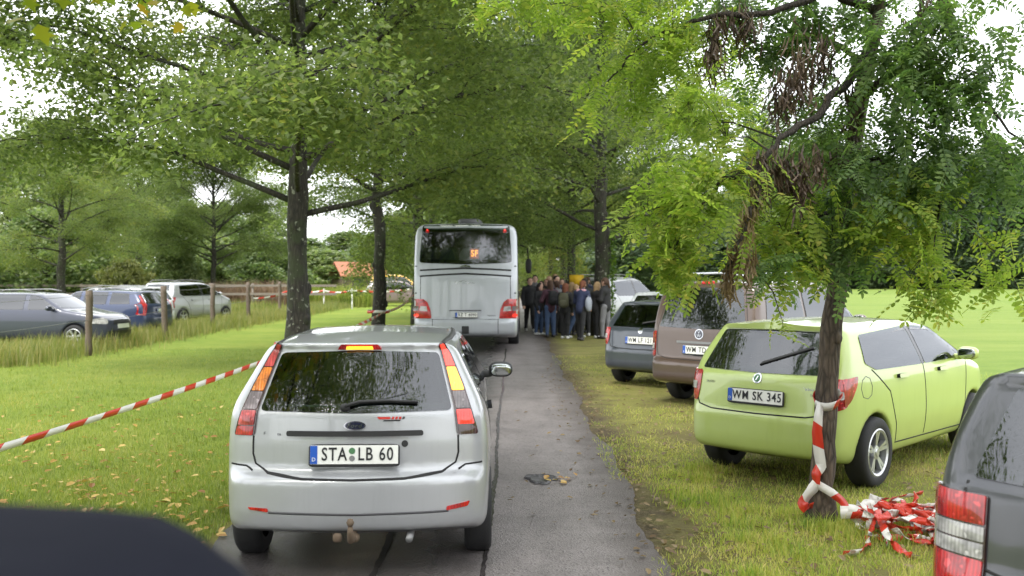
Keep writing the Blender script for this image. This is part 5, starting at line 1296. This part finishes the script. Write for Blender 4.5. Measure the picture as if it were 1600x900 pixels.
m = MB(); m.add(*tube([(1.25, 11.7, 2.95), (1.5, 11.9, 2.85), (1.55, 11.9, 2.4)], .03, 6)); m.add(*rbox((1.55, 11.9, 2.2), (.22, .14, .55), e=3)); m.build('side_mirror', 'plastic', U.root)
# ------------------------------------------------------------------ fences, tapes, sheds
GP = 'wooden posts of the wire fence on the left'
def post(px, py, top, lab, w_=.075, tilt=0.0):
    d = CAM_H * FPX / (py - HOR); x = (px - 800) / FPX * d; h = CAM_H - (top - HOR) / FPX * d
    r = np.random.default_rng(int(px)); n = 9; z = np.linspace(-.05, h, n)
    P = np.stack([x + tilt * z + r.normal(0, .008, n), np.full(n, d) + r.normal(0, .008, n), z], 1); P0 = P - np.array([x, d, 0])
    o = MB().add(*tube(P0, w_ * (1 + r.normal(0, .06, n)), 9)).build('fence_post', 'wood_post', None, loc=(x, d, 0)); tag(o, lab, 'fence post', GP)
    return np.array([x + tilt * h, d, h])
PT = [post(138, 556, 454, 'weathered fence post at the far left, standing before the pale blue car nose', .078, .02), post(258, 531, 447, 'fence post standing before the tail of the blue estate car', .085, -.03),
      post(331, 515, 443, 'fence post standing before the rear door of the silver tall hatchback', .078, .03), post(388, 504, 441, 'fence post standing alone right of the silver tall hatchback', .075, -.01),
      post(437, 494, 440, 'fence post just left of the mossy lime trunk', .075), post(481, 485, 440, 'fence post just right of the mossy lime trunk', .075)]
first = PT[0] + np.array([.25, -9.5, -.02])
for fr_, lab in ((.93, 'upper thin wire strung along the wooden fence posts'), (.55, 'lower thin wire strung along the wooden fence posts')):
    pts = [np.array([p[0], p[1], p[2] * fr_]) for p in [first] + PT]; m = MB()
    for a, b in zip(pts[:-1], pts[1:]):
        q = np.array([a + (b - a) * t + np.array([0, 0, -.05 * math.sin(PI * t)]) for t in np.linspace(0, 1, 7)]); m.add(*tube(q, .005, 4, False))
    tag(m.build('fence_wire', 'wire'), lab, 'wire', 'wires of the fence on the left')
# rail fence farther back
rf = thing('rail_fence', 'grey wooden post and rail fence behind the parked cars and the brown weeds', 'fence', (-17, 54, 0))
for x in np.arange(-12, 7.1, 2.4):
    MB().add(*tube([(x, .0, -.02), (x + .01, 0, 1.45)], .07, 7)).build('post', 'wood_rail', rf)
for z in (1.32, .85):
    MB().add(*box((-2.5, -.09, z), (19.3, .05, .13))).build('rail', 'wood_rail', rf, False)
# red tiled shed far behind
def rooftile():
    k = NT('roof_tile'); oc = k.objc(); w_ = k.n('TexWave', Scale=6.0, Distortion=.6); k.link(oc, w_.inputs['Vector'])
    c = k.mix(k.noise(2, 4, oc), (.34, .12, .065), (.48, .20, .12)); b = k.n('BsdfPrincipled', **{'Base Color': c, 'Roughness': .8}); k.link(k.bump(w_.outputs['Fac'], .5, .05), b.inputs['Normal']); k.surf(b)
rooftile(); simple('shed_wall', (.10, .075, .055), .85, vary=.3)
x, d, _ = at(560, 433, 92); hs_ = thing('shed', 'small dark shed with red tiled roof far behind the left car park', 'shed', (x, d, 0), .5)
MB().add(*box((0, 0, .95), (4.2, 3.2, 1.9))).build('wall', 'shed_wall', hs_, False)
V = [(-2.4, -1.9, 1.85), (2.4, -1.9, 1.85), (2.4, 0, 3.15), (-2.4, 0, 3.15), (-2.4, 1.9, 1.85), (2.4, 1.9, 1.85)]; V2 = [(a, b, c + .12) for a, b, c in V]
MB().add(V + V2, [[6, 7, 8, 9], [9, 8, 11, 10], [0, 3, 2, 1], [3, 4, 5, 2], [0, 1, 7, 6], [5, 4, 10, 11], [1, 2, 8, 7], [2, 5, 11, 8], [3, 0, 6, 9], [4, 3, 9, 10]]).build('roof', 'roof_tile', hs_, False)
MB().add(*box((-.6, -1.62, .9), (.9, .04, 1.7))).build('door', 'ink', hs_, False)

def ribbon(pts, wid, up=(0, 0, 1), twist=None):
    """a flat band with its length as texture coordinate, doubled for thickness"""
    P = np.asarray(pts, float); n = len(P); T = np.gradient(P, axis=0); T /= np.linalg.norm(T, axis=1)[:, None] + 1e-9
    up = np.broadcast_to(np.asarray(up, float), (n, 3)); U_ = up - (up * T).sum(1)[:, None] * T; U_ /= np.linalg.norm(U_, axis=1)[:, None] + 1e-9
    if twist is not None:
        B_ = np.cross(T, U_); U_ = np.cos(twist)[:, None] * U_ + np.sin(twist)[:, None] * B_
    Nn = np.cross(T, U_) * .0012
    L = np.concatenate([[0], np.cumsum(np.linalg.norm(np.diff(P, axis=0), axis=1))])
    V = np.concatenate([P + U_ * wid / 2 + Nn, P - U_ * wid / 2 + Nn, P + U_ * wid / 2 - Nn, P - U_ * wid / 2 - Nn]); uv = np.stack([np.tile(L, 4), np.tile(np.repeat([0.0, 1.0], n), 2)], 1)
    F = []
    for i in range(n - 1): F += [[i, n + i, n + i + 1, i + 1], [2 * n + i + 1, 3 * n + i + 1, 3 * n + i, 2 * n + i], [i + 1, 2 * n + i + 1, 2 * n + i, i], [n + i, 3 * n + i, 3 * n + i + 1, n + i + 1]]
    return V, F, 0, uv
def sagging(a, b, sag, n): a, b = np.array(a), np.array(b); return np.array([a + (b - a) * t + np.array([0, 0, -sag * 4 * t * (1 - t)]) for t in np.linspace(0, 1, n)])
def ring_round(c, rad, z, n=18, a0=0): return np.array([(c[0] + rad * math.cos(a0 + t), c[1] + rad * math.sin(a0 + t), z + .01 * math.sin(3 * t)) for t in np.linspace(0, 2 * PI, n)])
t1 = np.array([-3.6, 16.66, .62]); st_ = np.array([-4.05, 6.9, .46])
m = MB(); pts = sagging(st_, t1, .05, 60); m.add(*ribbon(pts, .064, twist=.25 * np.sin(np.linspace(0, 9, 60))))
m.add(*ribbon(ring_round((-3.85, 16.9), .335, .62), .075))
pts = sagging((-3.62, 17.1, .62), (-3.45, 25.95, .86), .06, 40); m.add(*ribbon(pts, .075, twist=np.linspace(0, 4, 40))); m.add(*ribbon(ring_round((-3.65, 26.2), .30, .86), .075))
pts = sagging((-3.4, 26.3, .86), (-3.7, 36.3, 1.15), .1, 30); m.add(*ribbon(pts, .075))
tag(m.build('barrier_tape', 'tape'), 'red and white barrier tape stretched over the left lawn from tree to tree', 'barrier tape')
tag(MB().add(*tube([(-4.06, 6.9, -.02), (-4.06, 6.9, .6)], .03, 7)).build('stake', 'wood_post'), 'short wooden stake holding the near end of the lawn tape', 'stake')
# white stakes with tape far left
GS = 'white stakes with tape in front of the minivan'; sp_pos = []
for px, lab in ((452, 'white stake beside the mossy trunk holding the far tape'), (506, 'taller white stake between the two lime trunks'), (550, 'white stake just left of the slim lime trunk, before the van')):
    x, d, _ = at(px, 433, 54); sp_pos.append((x, d, 1.05)); tag(MB().add(*rbox((0, 0, .58), (.07, .07, 1.2), e=8, n=6)).build('tape_stake', 'white_stake', None, loc=(x, d, 0)), lab, 'stake', GS)
m = MB(); far_l = np.array(at(395, 466, 54)); 
for a, b in ((far_l, sp_pos[0]), (sp_pos[0], sp_pos[1]), (sp_pos[1], sp_pos[2]), (sp_pos[2], at(640, 452, 56))): m.add(*ribbon(sagging(a, b, .12, 14), .10))
tag(m.build('far_tape', 'tape'), 'pale barrier tape strung between the white stakes in front of the minivan', 'barrier tape')
# weeds
def weeds(name, x0, x1, y0, y1, n, h0, h1, mat, wid, seed):
    global rng
    rng = np.random.default_rng(seed); return blades(name, 1, lambda k: (rng.uniform(x0, x1, n), rng.uniform(y0, y1, n)), h0, h1, wid, mat, .35)
weeds('brown_weeds', -19.5, -12.8, 55, 60, 9000, .8, 1.9, 'reed', .05, 1); weeds('green_weeds', -13.6, -8.6, 57, 62, 8000, .5, 1.6, 'blade_lawn', .05, 2)
weeds('green_weeds', -26, -12.5, 46, 53, 9000, .2, .8, 'blade_tall', .04, 3)

# tape wound round the robinia and heaped on the grass
tc_ = np.array([2.27 + .075, 7.05]); 
def trunk_at(z): 
    i = np.argmin(np.abs(TI[:, 2] - z)); return TI[i] + RO
m = MB(); c0 = trunk_at(.93); c1 = trunk_at(.98)
m.add(*ribbon(np.array([(c0[0] + .094 * math.cos(t), c0[1] + .094 * math.sin(t), .905 + .05 * math.sin(t + .5)) for t in np.linspace(0, 2 * PI, 22)]), .065, twist=np.linspace(0, .5, 22)))
kn = np.array([c0[0] - .075, c0[1] - .08, .88]); c2 = trunk_at(.36)
hang = np.array([kn, kn + [-.025, -.03, -.09], kn + [-.035, -.03, -.2], kn + [-.02, -.025, -.34], kn + [.0, -.02, -.45], (c2[0] - .075, c2[1] - .10, .37), (c2[0] - .07, c2[1] - .10, .30)])
hang = np.array([np.array([np.interp(t, np.arange(7), hang[:, k]) for k in range(3)]) for t in np.linspace(0, 6, 40)]); m.add(*ribbon(hang, .075, up=(1, .3, 0), twist=np.concatenate([np.linspace(-.4, .9, 26), np.linspace(.9, 1.5, 14)])))
b0 = hang[-1]
lp = np.array([b0, b0 + [-.05, -.02, -.05], b0 + [-.11, -.02, -.13], b0 + [-.09, -.03, -.17], b0 + [-.03, -.02, -.15]]); lp = np.array([np.array([np.interp(t, np.arange(5), lp[:, k]) for k in range(3)]) for t in np.linspace(0, 4, 16)]); m.add(*ribbon(lp, .085, up=(1, .3, .2)))
tail = np.array([b0, b0 + [.09, -.05, -.05], b0 + [.18, -.02, -.12], b0 + [.24, -.05, -.22], b0 + [.30, -.10, -.26]]); tail = np.array([np.array([np.interp(t, np.arange(5), tail[:, k]) for k in range(3)]) for t in np.linspace(0, 4, 24)]); m.add(*ribbon(tail, .06, up=(.2, .8, 1), twist=np.linspace(.8, 0, 24)))
tag(m.build('tree_tape', 'tape_fine'), 'red and white tape knotted round the robinia trunk, its end hanging down', 'barrier tape')
r = np.random.default_rng(77); m = MB(); h0 = np.array([2.44, 6.86, 0.02])
def wander(p, d, L, n, spread=.5, zmax=.14):
    P = [np.array(p, float)]; d = unit(d)
    for k in range(n):
        d = unit(d + np.append(r.normal(0, spread, 2), r.normal(0, spread * .7))); q = P[-1] + d * L / n
        q[2] = np.clip(q[2], .025, zmax); P.append(q)
    P = np.array(P); return np.array([[np.interp(t, np.arange(n + 1), P[:, k]) for k in range(3)] for t in np.linspace(0, n, n * 3)])
for k in range(26):
    t = k / 26; st0 = h0 + np.array([r.uniform(-.06, .22), r.uniform(-.2, .08), r.uniform(.02, .2)])
    P = wander(st0, (.8, -.75 + r.normal(0, .25), 0), r.uniform(.45, .85), 9, .32, .2); m.add(*ribbon(P, r.uniform(.03, .07), up=(0, .3, 1), twist=np.cumsum(r.normal(.05, .45, len(P)))))
for k in range(12):
    st0 = h0 + np.array([r.uniform(.40, .7), r.uniform(-.6, -.1), .04]); P = wander(st0, (r.normal(0, 1), r.normal(0, 1), 0), r.uniform(.3, .5), 8, .8, .1); m.add(*ribbon(P, .07, up=(0, .3, 1), twist=np.cumsum(r.normal(.1, .4, len(P)))))
P = wander(h0 + [.48, .22, .06], (.35, -1, 0), .45, 8, .2, .1); m.add(*ribbon(P, .07, up=(.3, 0, 1)))
P = wander(h0 + [-.08, .02, .09], (1, -.5, 0), .5, 8, .3, .12); m.add(*ribbon(P, .09, up=(0, .3, 1)))
tag(m.build('tape_heap', 'tape_heap'), 'crumpled heap of red and white tape lying on the grass right of the robinia', 'barrier tape')

# ------------------------------------------------------------------ the people waiting beside the bus
def cone_sdf(P, a, b, ra, rb_):
    a, b = np.asarray(a, float), np.asarray(b, float); e = b - a; t = np.clip(((P - a) @ e) / (e @ e + 1e-9), 0, 1)
    return np.linalg.norm(P - a - t[:, None] * e, axis=1) - (ra + (rb_ - ra) * t)
def union(cs, k):
    def f(P):
        d = None
        for c in cs:
            v = cone_sdf(P, *c); d = v if d is None else smin(d, v, k)
        return d
    return f
def person_parts(pose, seed, slim=1.0):
    """joints for a 1.68 m figure facing +Y; arms: 'down', 'strap', 'fold', 'phone', 'up'"""
    r = np.random.default_rng(seed); st = pose.get('stride', .10); lean = pose.get('lean', 0.0); w_ = .165 * slim
    hip = [np.array([s * .085, 0, .90]) for s in (-1, 1)]; knee = [np.array([-.09, st * .8, .49]), np.array([.09, -st * .6, .48])]; ank = [np.array([-.09, st * .9, .085]), np.array([.09, -st * 1.3, .09])]
    up = lambda z: np.array([0, lean * (z - .9), z])
    sh = [up(1.37) + np.array([s * (w_ + .015), 0, 0]) for s in (-1, 1)]; nk = up(1.46); hd = up(1.585) + np.array([0, .02 + pose.get('nod', 0), 0])
    arms = []
    for s, kd in zip((-1, 1), pose.get('arms', ('down', 'down'))):
        S0 = sh[0 if s < 0 else 1]
        if kd == 'down': E = S0 + [s * .05, -.02, -.28]; H_ = S0 + [s * .04, .07, -.52]
        elif kd == 'strap': E = S0 + [s * .09, .03, -.26]; H_ = S0 + [-s * .03, .17, -.12]
        elif kd == 'fold': E = S0 + [s * .06, .04, -.27]; H_ = S0 + [-s * .12, .22, -.26]
        elif kd == 'phone': E = S0 + [s * .05, .06, -.27]; H_ = S0 + [-s * .08, .27, -.14]
        else: E = S0 + [s * .06, .20, -.04]; H_ = S0 + [-s * .02, .24, .20]
        arms.append((S0, E, H_))
    torso = [(up(.93), up(1.12), .125 * slim, .115 * slim), (up(1.12), up(1.33), .115 * slim, .13 * slim), (up(1.34) + [-w_ * .7, 0, 0], up(1.34) + [w_ * .7, 0, 0], .085, .085)]
    armc = []
    for a in arms: armc += [(a[0], a[1], .052, .042), (a[1], a[2], .041, .030)]
    legc = []
    for h_, k_, a_ in zip(hip, knee, ank): legc += [(h_, k_, .085 * slim, .058), (k_, a_, .056, .036)]
    head = [(nk - [0, 0, .06], hd, .050, .055), (hd + [0, .0, -.015], hd + [0, .01, .045], .078, .086), (hd + [0, .045, -.07], hd + [0, .03, -.03], .045, .06), (hd + [0, .095, -.025], hd + [0, .08, .01], .014, .010)] + [(hd + [s * .085, 0, -.01], hd + [s * .083, 0, .02], .014, .016) for s in (-1, 1)]
    hands = []
    for s, a in zip((-1, 1), arms):
        d = unit(a[2] - a[1]); sd = unit(np.cross(d, [0, 0, 1]) if abs(d[2]) < .9 else np.cross(d, [0, 1, 0])); nn = np.cross(sd, d); p = a[2]
        hands += [(p, p + d * .075, .026, .030)]
        for q, l in zip((-.033, -.011, .011, .033), (.06, .075, .07, .05)): hands += [(p + d * .075 + sd * q * .8, p + d * (.075 + l * .6) + sd * q, .0095, .009), (p + d * (.075 + l * .6) + sd * q, p + d * (.075 + l * .9) + sd * q + nn * .02, .009, .008)]
        hands += [(p + d * .03 + sd * -.025, p + d * .075 + sd * -.055, .011, .009)]
    return dict(torso=torso, arms=armc, legs=legc, head=head, hands=hands, hd=hd, ank=ank, up=up, sh=sh, lean=lean)
def grow(cs, k, h, grow_=0.0, clip=None):
    lo = np.min([np.minimum(c[0], c[1]) - max(c[2], c[3]) for c in cs], 0) - .05 - grow_; hi = np.max([np.maximum(c[0], c[1]) + max(c[2], c[3]) for c in cs], 0) + .05 + grow_
    u = union(cs, k); f = (lambda P: u(P) - grow_) if clip is None else (lambda P: smax(u(P) - grow_, clip(P), .01)); return surface_nets(f, lo, hi, h, 1)
for nm, c in dict(skin=(.50, .30, .22), cloth_black=(.014, .014, .016), cloth_navy=(.02, .028, .07), cloth_plum=(.06, .022, .035), cloth_olive=(.07, .07, .04), cloth_grey=(.16, .16, .17), cloth_denim=(.05, .085, .17), cloth_pink=(.55, .30, .34), cloth_white=(.62, .61, .6),
                  cloth_brown=(.12, .07, .045), hair_brown=(.055, .028, .016), hair_dark=(.016, .011, .009), hair_fair=(.30, .20, .10), hair_red=(.14, .045, .02), shoe_white=(.6, .6, .58), shoe_dark=(.03, .026, .024), bag_orange=(.75, .20, .03), bag_grey=(.25, .27, .32), board_yellow=(.80, .50, .02), eye=(.02, .015, .012), lips=(.35, .13, .11)).items(): simple(nm, c, .8 if 'cloth' in nm or 'hair' in nm else .5, vary=.25, vscale=12)
PROTO = {}
def proto(key, pose, seed, hair='long', slim=1.0):
    q = person_parts(pose, seed, slim); a = {}
    body = q['head'] + q['hands'] + q['torso'] + q['arms'] + q['legs']
    a['body'] = MB().add(*grow(body, .02, .0125)).mesh('person', 'skin')
    up = q['up']; hem = .84
    a['jacket'] = MB().add(*grow(q['torso'] + q['arms'] + [(up(.88), up(.98), .125 * slim, .125 * slim), (up(1.40), up(1.45), .075, .06)], .05, .02, .020)).mesh('jacket', 'cloth_black')
    a['trousers'] = MB().add(*grow(q['legs'] + [((-.05, 0, .92), (.05, 0, .92), .11 * slim, .11 * slim)], .03, .02, .014)).mesh('trousers', 'cloth_black')
    sh_ = []
    for an in q['ank']: sh_ += [(an + [0, -.03, -.035], an + [0, .13, -.048], .046, .036), (an + [0, 0, 0], an + [0, 0, -.03], .045, .045)]
    a['shoes'] = [MB().add(*grow(sh_[k:k + 2], .02, .014, 0, lambda P: .004 - P[:, 2])).mesh('shoe', 'shoe_dark') for k in (0, 2)]
    hd = q['hd']; hc = [(hd + [0, -.02, .01], hd + [0, -.01, .05], .086, .092)]
    if hair == 'long': hc += [(hd + [0, -.055, 0], hd + [0, -.09, -.22], .075, .05), (hd + [.06, -.02, 0], hd + [.075, -.03, -.2], .035, .025), (hd + [-.06, -.02, 0], hd + [-.075, -.03, -.2], .035, .025)]
    if hair == 'tail': hc += [(hd + [0, -.1, .03], hd + [0, -.14, -.14], .035, .02)]
    hx = hd[1]; hz = hd[2]
    a['hair'] = MB().add(*grow(hc, .03, .015, .006, lambda P: np.minimum(P[:, 1] - hx - .045, 9) + np.clip(hz + .02 - P[:, 2], -.06, .05) * .8)).mesh('hair', 'hair_brown')
    e = MB()
    for s in (-1, 1): e.add(*rbox(hd + [s * .031, .083, .012], (.022, .012, .011), e=2, n=6))
    a['eyes'] = e.mesh('eyes', 'eye'); a['mouth'] = MB().add(*rbox(hd + [0, .086, -.058], (.042, .012, .012), e=2, n=6)).mesh('mouth', 'lips')
    PROTO[key] = (a, q)
proto('stand', dict(arms=('strap', 'down'), stride=.04), 1); proto('walk', dict(arms=('down', 'down'), stride=.22), 2, 'short'); proto('fold', dict(arms=('fold', 'fold'), stride=.06), 3, 'tail')
proto('phone', dict(arms=('phone', 'down'), stride=.05, nod=.02), 4, 'long', .92); proto('bend', dict(arms=('phone', 'fold'), stride=.12, lean=.22, nod=.02), 5, 'tail', .95); proto('up', dict(arms=('up', 'up'), stride=.05), 6, 'short')
GPP = 'people waiting beside the bus'
def person(px, d, key, face, jacket, trousers, hair, shoes, lab, h=1.68):
    """face = direction looked at, degrees from +Y towards +X"""
    x = (px - 800) / FPX * d; a, q = PROTO[key]
    t = thing('person', lab, 'person', (x, d, 0), -R(face), GPP); t.scale = (h / 1.68,) * 3
    def ln(nm, me, mat):
        o = link(nm, me, t)
        if me.materials[0].name != MATS[mat].name: o.material_slots[0].link = 'OBJECT'; o.material_slots[0].material = MATS[mat]
        return o
    bd = ln('body', a['body'], 'skin'); ln('jacket', a['jacket'], jacket); ln('trousers', a['trousers'], trousers); ln('hair', a['hair'], hair)
    for s in a['shoes']: ln('shoe', s, shoes)
    ln('eyes', a['eyes'], 'eye'); ln('mouth', a['mouth'], 'lips')
    return t, np.array([x, d, 0]), -R(face), q, h / 1.68
def carried(P, local, name, mb, mat, lab, cat):
    t, loc, rz, q, s = P; c, sn = math.cos(rz), math.sin(rz); l = np.array(local) * s
    o = mb.build(name, mat, None, loc=(loc[0] + c * l[0] - sn * l[1], loc[1] + sn * l[0] + c * l[1], l[2]), rot=(0, 0, rz)); return tag(o, lab, cat)
def backpack(P, mat, lab):
    m = MB(); m.add(*rbox((0, 0, 0), (.30, .17, .44), e=3)); m.add(*rbox((0, -.09, -.08), (.22, .07, .20), e=3, n=7))
    for s in (-1, 1): m.add(*tube([(s * .10, .08, .18), (s * .12, .17, .22), (s * .12, .29, .10), (s * .12, .27, -.05), (s * .11, .10, -.16)], .016, 5))
    carried(P, (0, -.235 + P[3]['lean'] * .3, 1.20), 'backpack', m, mat, lab, 'backpack')
p = person(828, 31.8, 'walk', 172, 'cloth_black', 'cloth_black', 'hair_brown', 'shoe_white', 'person in black coming along the lane beside the bus, orange bag in hand', 1.74)
m = MB(); m.add(*rbox((0, 0, -.02), (.30, .13, .36), e=3)); m.add(*tube([(-.07, 0, .15), (-.05, 0, .28), (.05, 0, .28), (.07, 0, .15)], .008, 5)); carried(p, (-.235, .07, .66), 'shopping_bag', m, 'bag_orange', 'orange shopping bag carried by the person nearest the bus', 'bag')
person(846, 33.0, 'stand', 200, 'cloth_brown', 'cloth_black', 'hair_dark', 'shoe_dark', 'person in brown jacket facing the viewer just behind the black clad walker', 1.62)
p = person(860, 28.6, 'stand', -20, 'cloth_plum', 'cloth_denim', 'hair_brown', 'shoe_dark', 'person in plum jacket and blue jeans seen from behind', 1.66); backpack(p, 'cloth_black', 'black backpack on the person in blue jeans')
person(869, 30.6, 'fold', 150, 'cloth_navy', 'cloth_black', 'hair_dark', 'shoe_dark', 'person with folded arms in navy jacket beyond the one in blue jeans', 1.8)
p = person(883, 27.9, 'phone', 15, 'cloth_black', 'cloth_black', 'hair_red', 'shoe_white', 'person in black seen from behind with red brown hair and olive backpack', 1.58); backpack(p, 'cloth_olive', 'olive backpack worn by the person with red brown hair')
person(893, 29.8, 'stand', 30, 'cloth_brown', 'cloth_black', 'hair_fair', 'shoe_dark', 'fair haired person in brown jacket in the middle of the crowd', 1.6)
p = person(907, 27.2, 'bend', 25, 'cloth_navy', 'cloth_black', 'hair_red', 'shoe_dark', 'person in navy jacket leaning forward with grey shoulder bag', 1.66)
m = MB(); m.add(*rbox((0, 0, 0), (.14, .36, .42), e=2.6)); m.add(*tube([(0, 0, .18), (-.10, .10, .40), (-.32, .14, .32)], .014, 5)); carried(p, (.24, .02, 1.05), 'shoulder_bag', m, 'bag_grey', 'pale grey shoulder bag on the person leaning forward', 'bag')
MB().add(*grow([((-.07, .105, 1.41), (.07, .105, 1.41), .055, .055), ((-.1, .06, 1.43), (.1, .06, 1.43), .05, .05)], .03, .018)).build('collar', 'cloth_pink', p[0])
p = person(905, 30.4, 'up', 200, 'cloth_black', 'cloth_black', 'hair_brown', 'shoe_dark', 'person holding a yellow board up above the crowd', 1.7)
m = MB(); m.add(*box((0, 0, 0), (.46, .02, .34))); carried(p, (0, .30, 1.68), 'board', m, 'board_yellow', 'yellow board held up above the heads of the crowd', 'board')
p = person(932, 28.1, 'phone', 60, 'cloth_black', 'cloth_black', 'hair_fair', 'shoe_white', 'fair haired person in black standing before the lime trunk', 1.62)
m = MB(); m.add(*rbox((0, 0, 0), (.16, .12, .13), e=2.6)); carried(p, (-.05, .20, 1.20), 'pouch', m, 'cloth_white', 'white pouch held by the person before the lime trunk', 'bag')
person(946, 27.9, 'fold', -60, 'cloth_black', 'cloth_grey', 'hair_brown', 'shoe_dark', 'person in black jacket and grey trousers at the right end of the crowd', 1.74)
person(836, 34.6, 'fold', 180, 'cloth_grey', 'cloth_black', 'hair_dark', 'shoe_dark', 'person in grey jacket farthest left, right beside the bus', 1.82)
person(854, 34.8, 'stand', 190, 'cloth_black', 'cloth_black', 'hair_red', 'shoe_dark', 'red haired person in black at the back left of the crowd', 1.68)
person(867, 33.5, 'phone', 170, 'cloth_plum', 'cloth_black', 'hair_fair', 'shoe_dark', 'fair haired person in plum jacket at the back of the crowd', 1.86)
person(878, 32.2, 'stand', 185, 'cloth_olive', 'cloth_black', 'hair_brown', 'shoe_dark', 'person in olive jacket at the back of the crowd', 1.7)
person(892, 33.0, 'fold', 175, 'cloth_pink', 'cloth_denim', 'hair_brown', 'shoe_dark', 'person in pink top glimpsed in the crowd under the yellow board', 1.62)
person(918, 31.0, 'fold', 230, 'cloth_navy', 'cloth_black', 'hair_brown', 'shoe_dark', 'person in navy jacket just left of the lime trunk, behind the board', 1.76)
person(842, 29.8, 'phone', 120, 'cloth_black', 'cloth_denim', 'hair_dark', 'shoe_white', 'dark haired person in black and blue jeans beside the orange bag', 1.58)
person(875, 29.4, 'bend', -30, 'cloth_grey', 'cloth_black', 'hair_brown', 'shoe_dark', 'person in grey jacket bending between the two backpacks', 1.64)
person(914, 29.2, 'phone', -15, 'cloth_black', 'cloth_black', 'hair_dark', 'shoe_white', 'dark haired person in black behind the pale shoulder bag', 1.72)
person(899, 28.4, 'walk', 80, 'cloth_olive', 'cloth_denim', 'hair_fair', 'shoe_white', 'fair haired person in olive jacket and blue jeans squeezed mid crowd', 1.55)
person(858, 36.5, 'stand', 180, 'cloth_white', 'cloth_black', 'hair_fair', 'shoe_dark', 'person in white jacket far back beside the bus', 1.80)
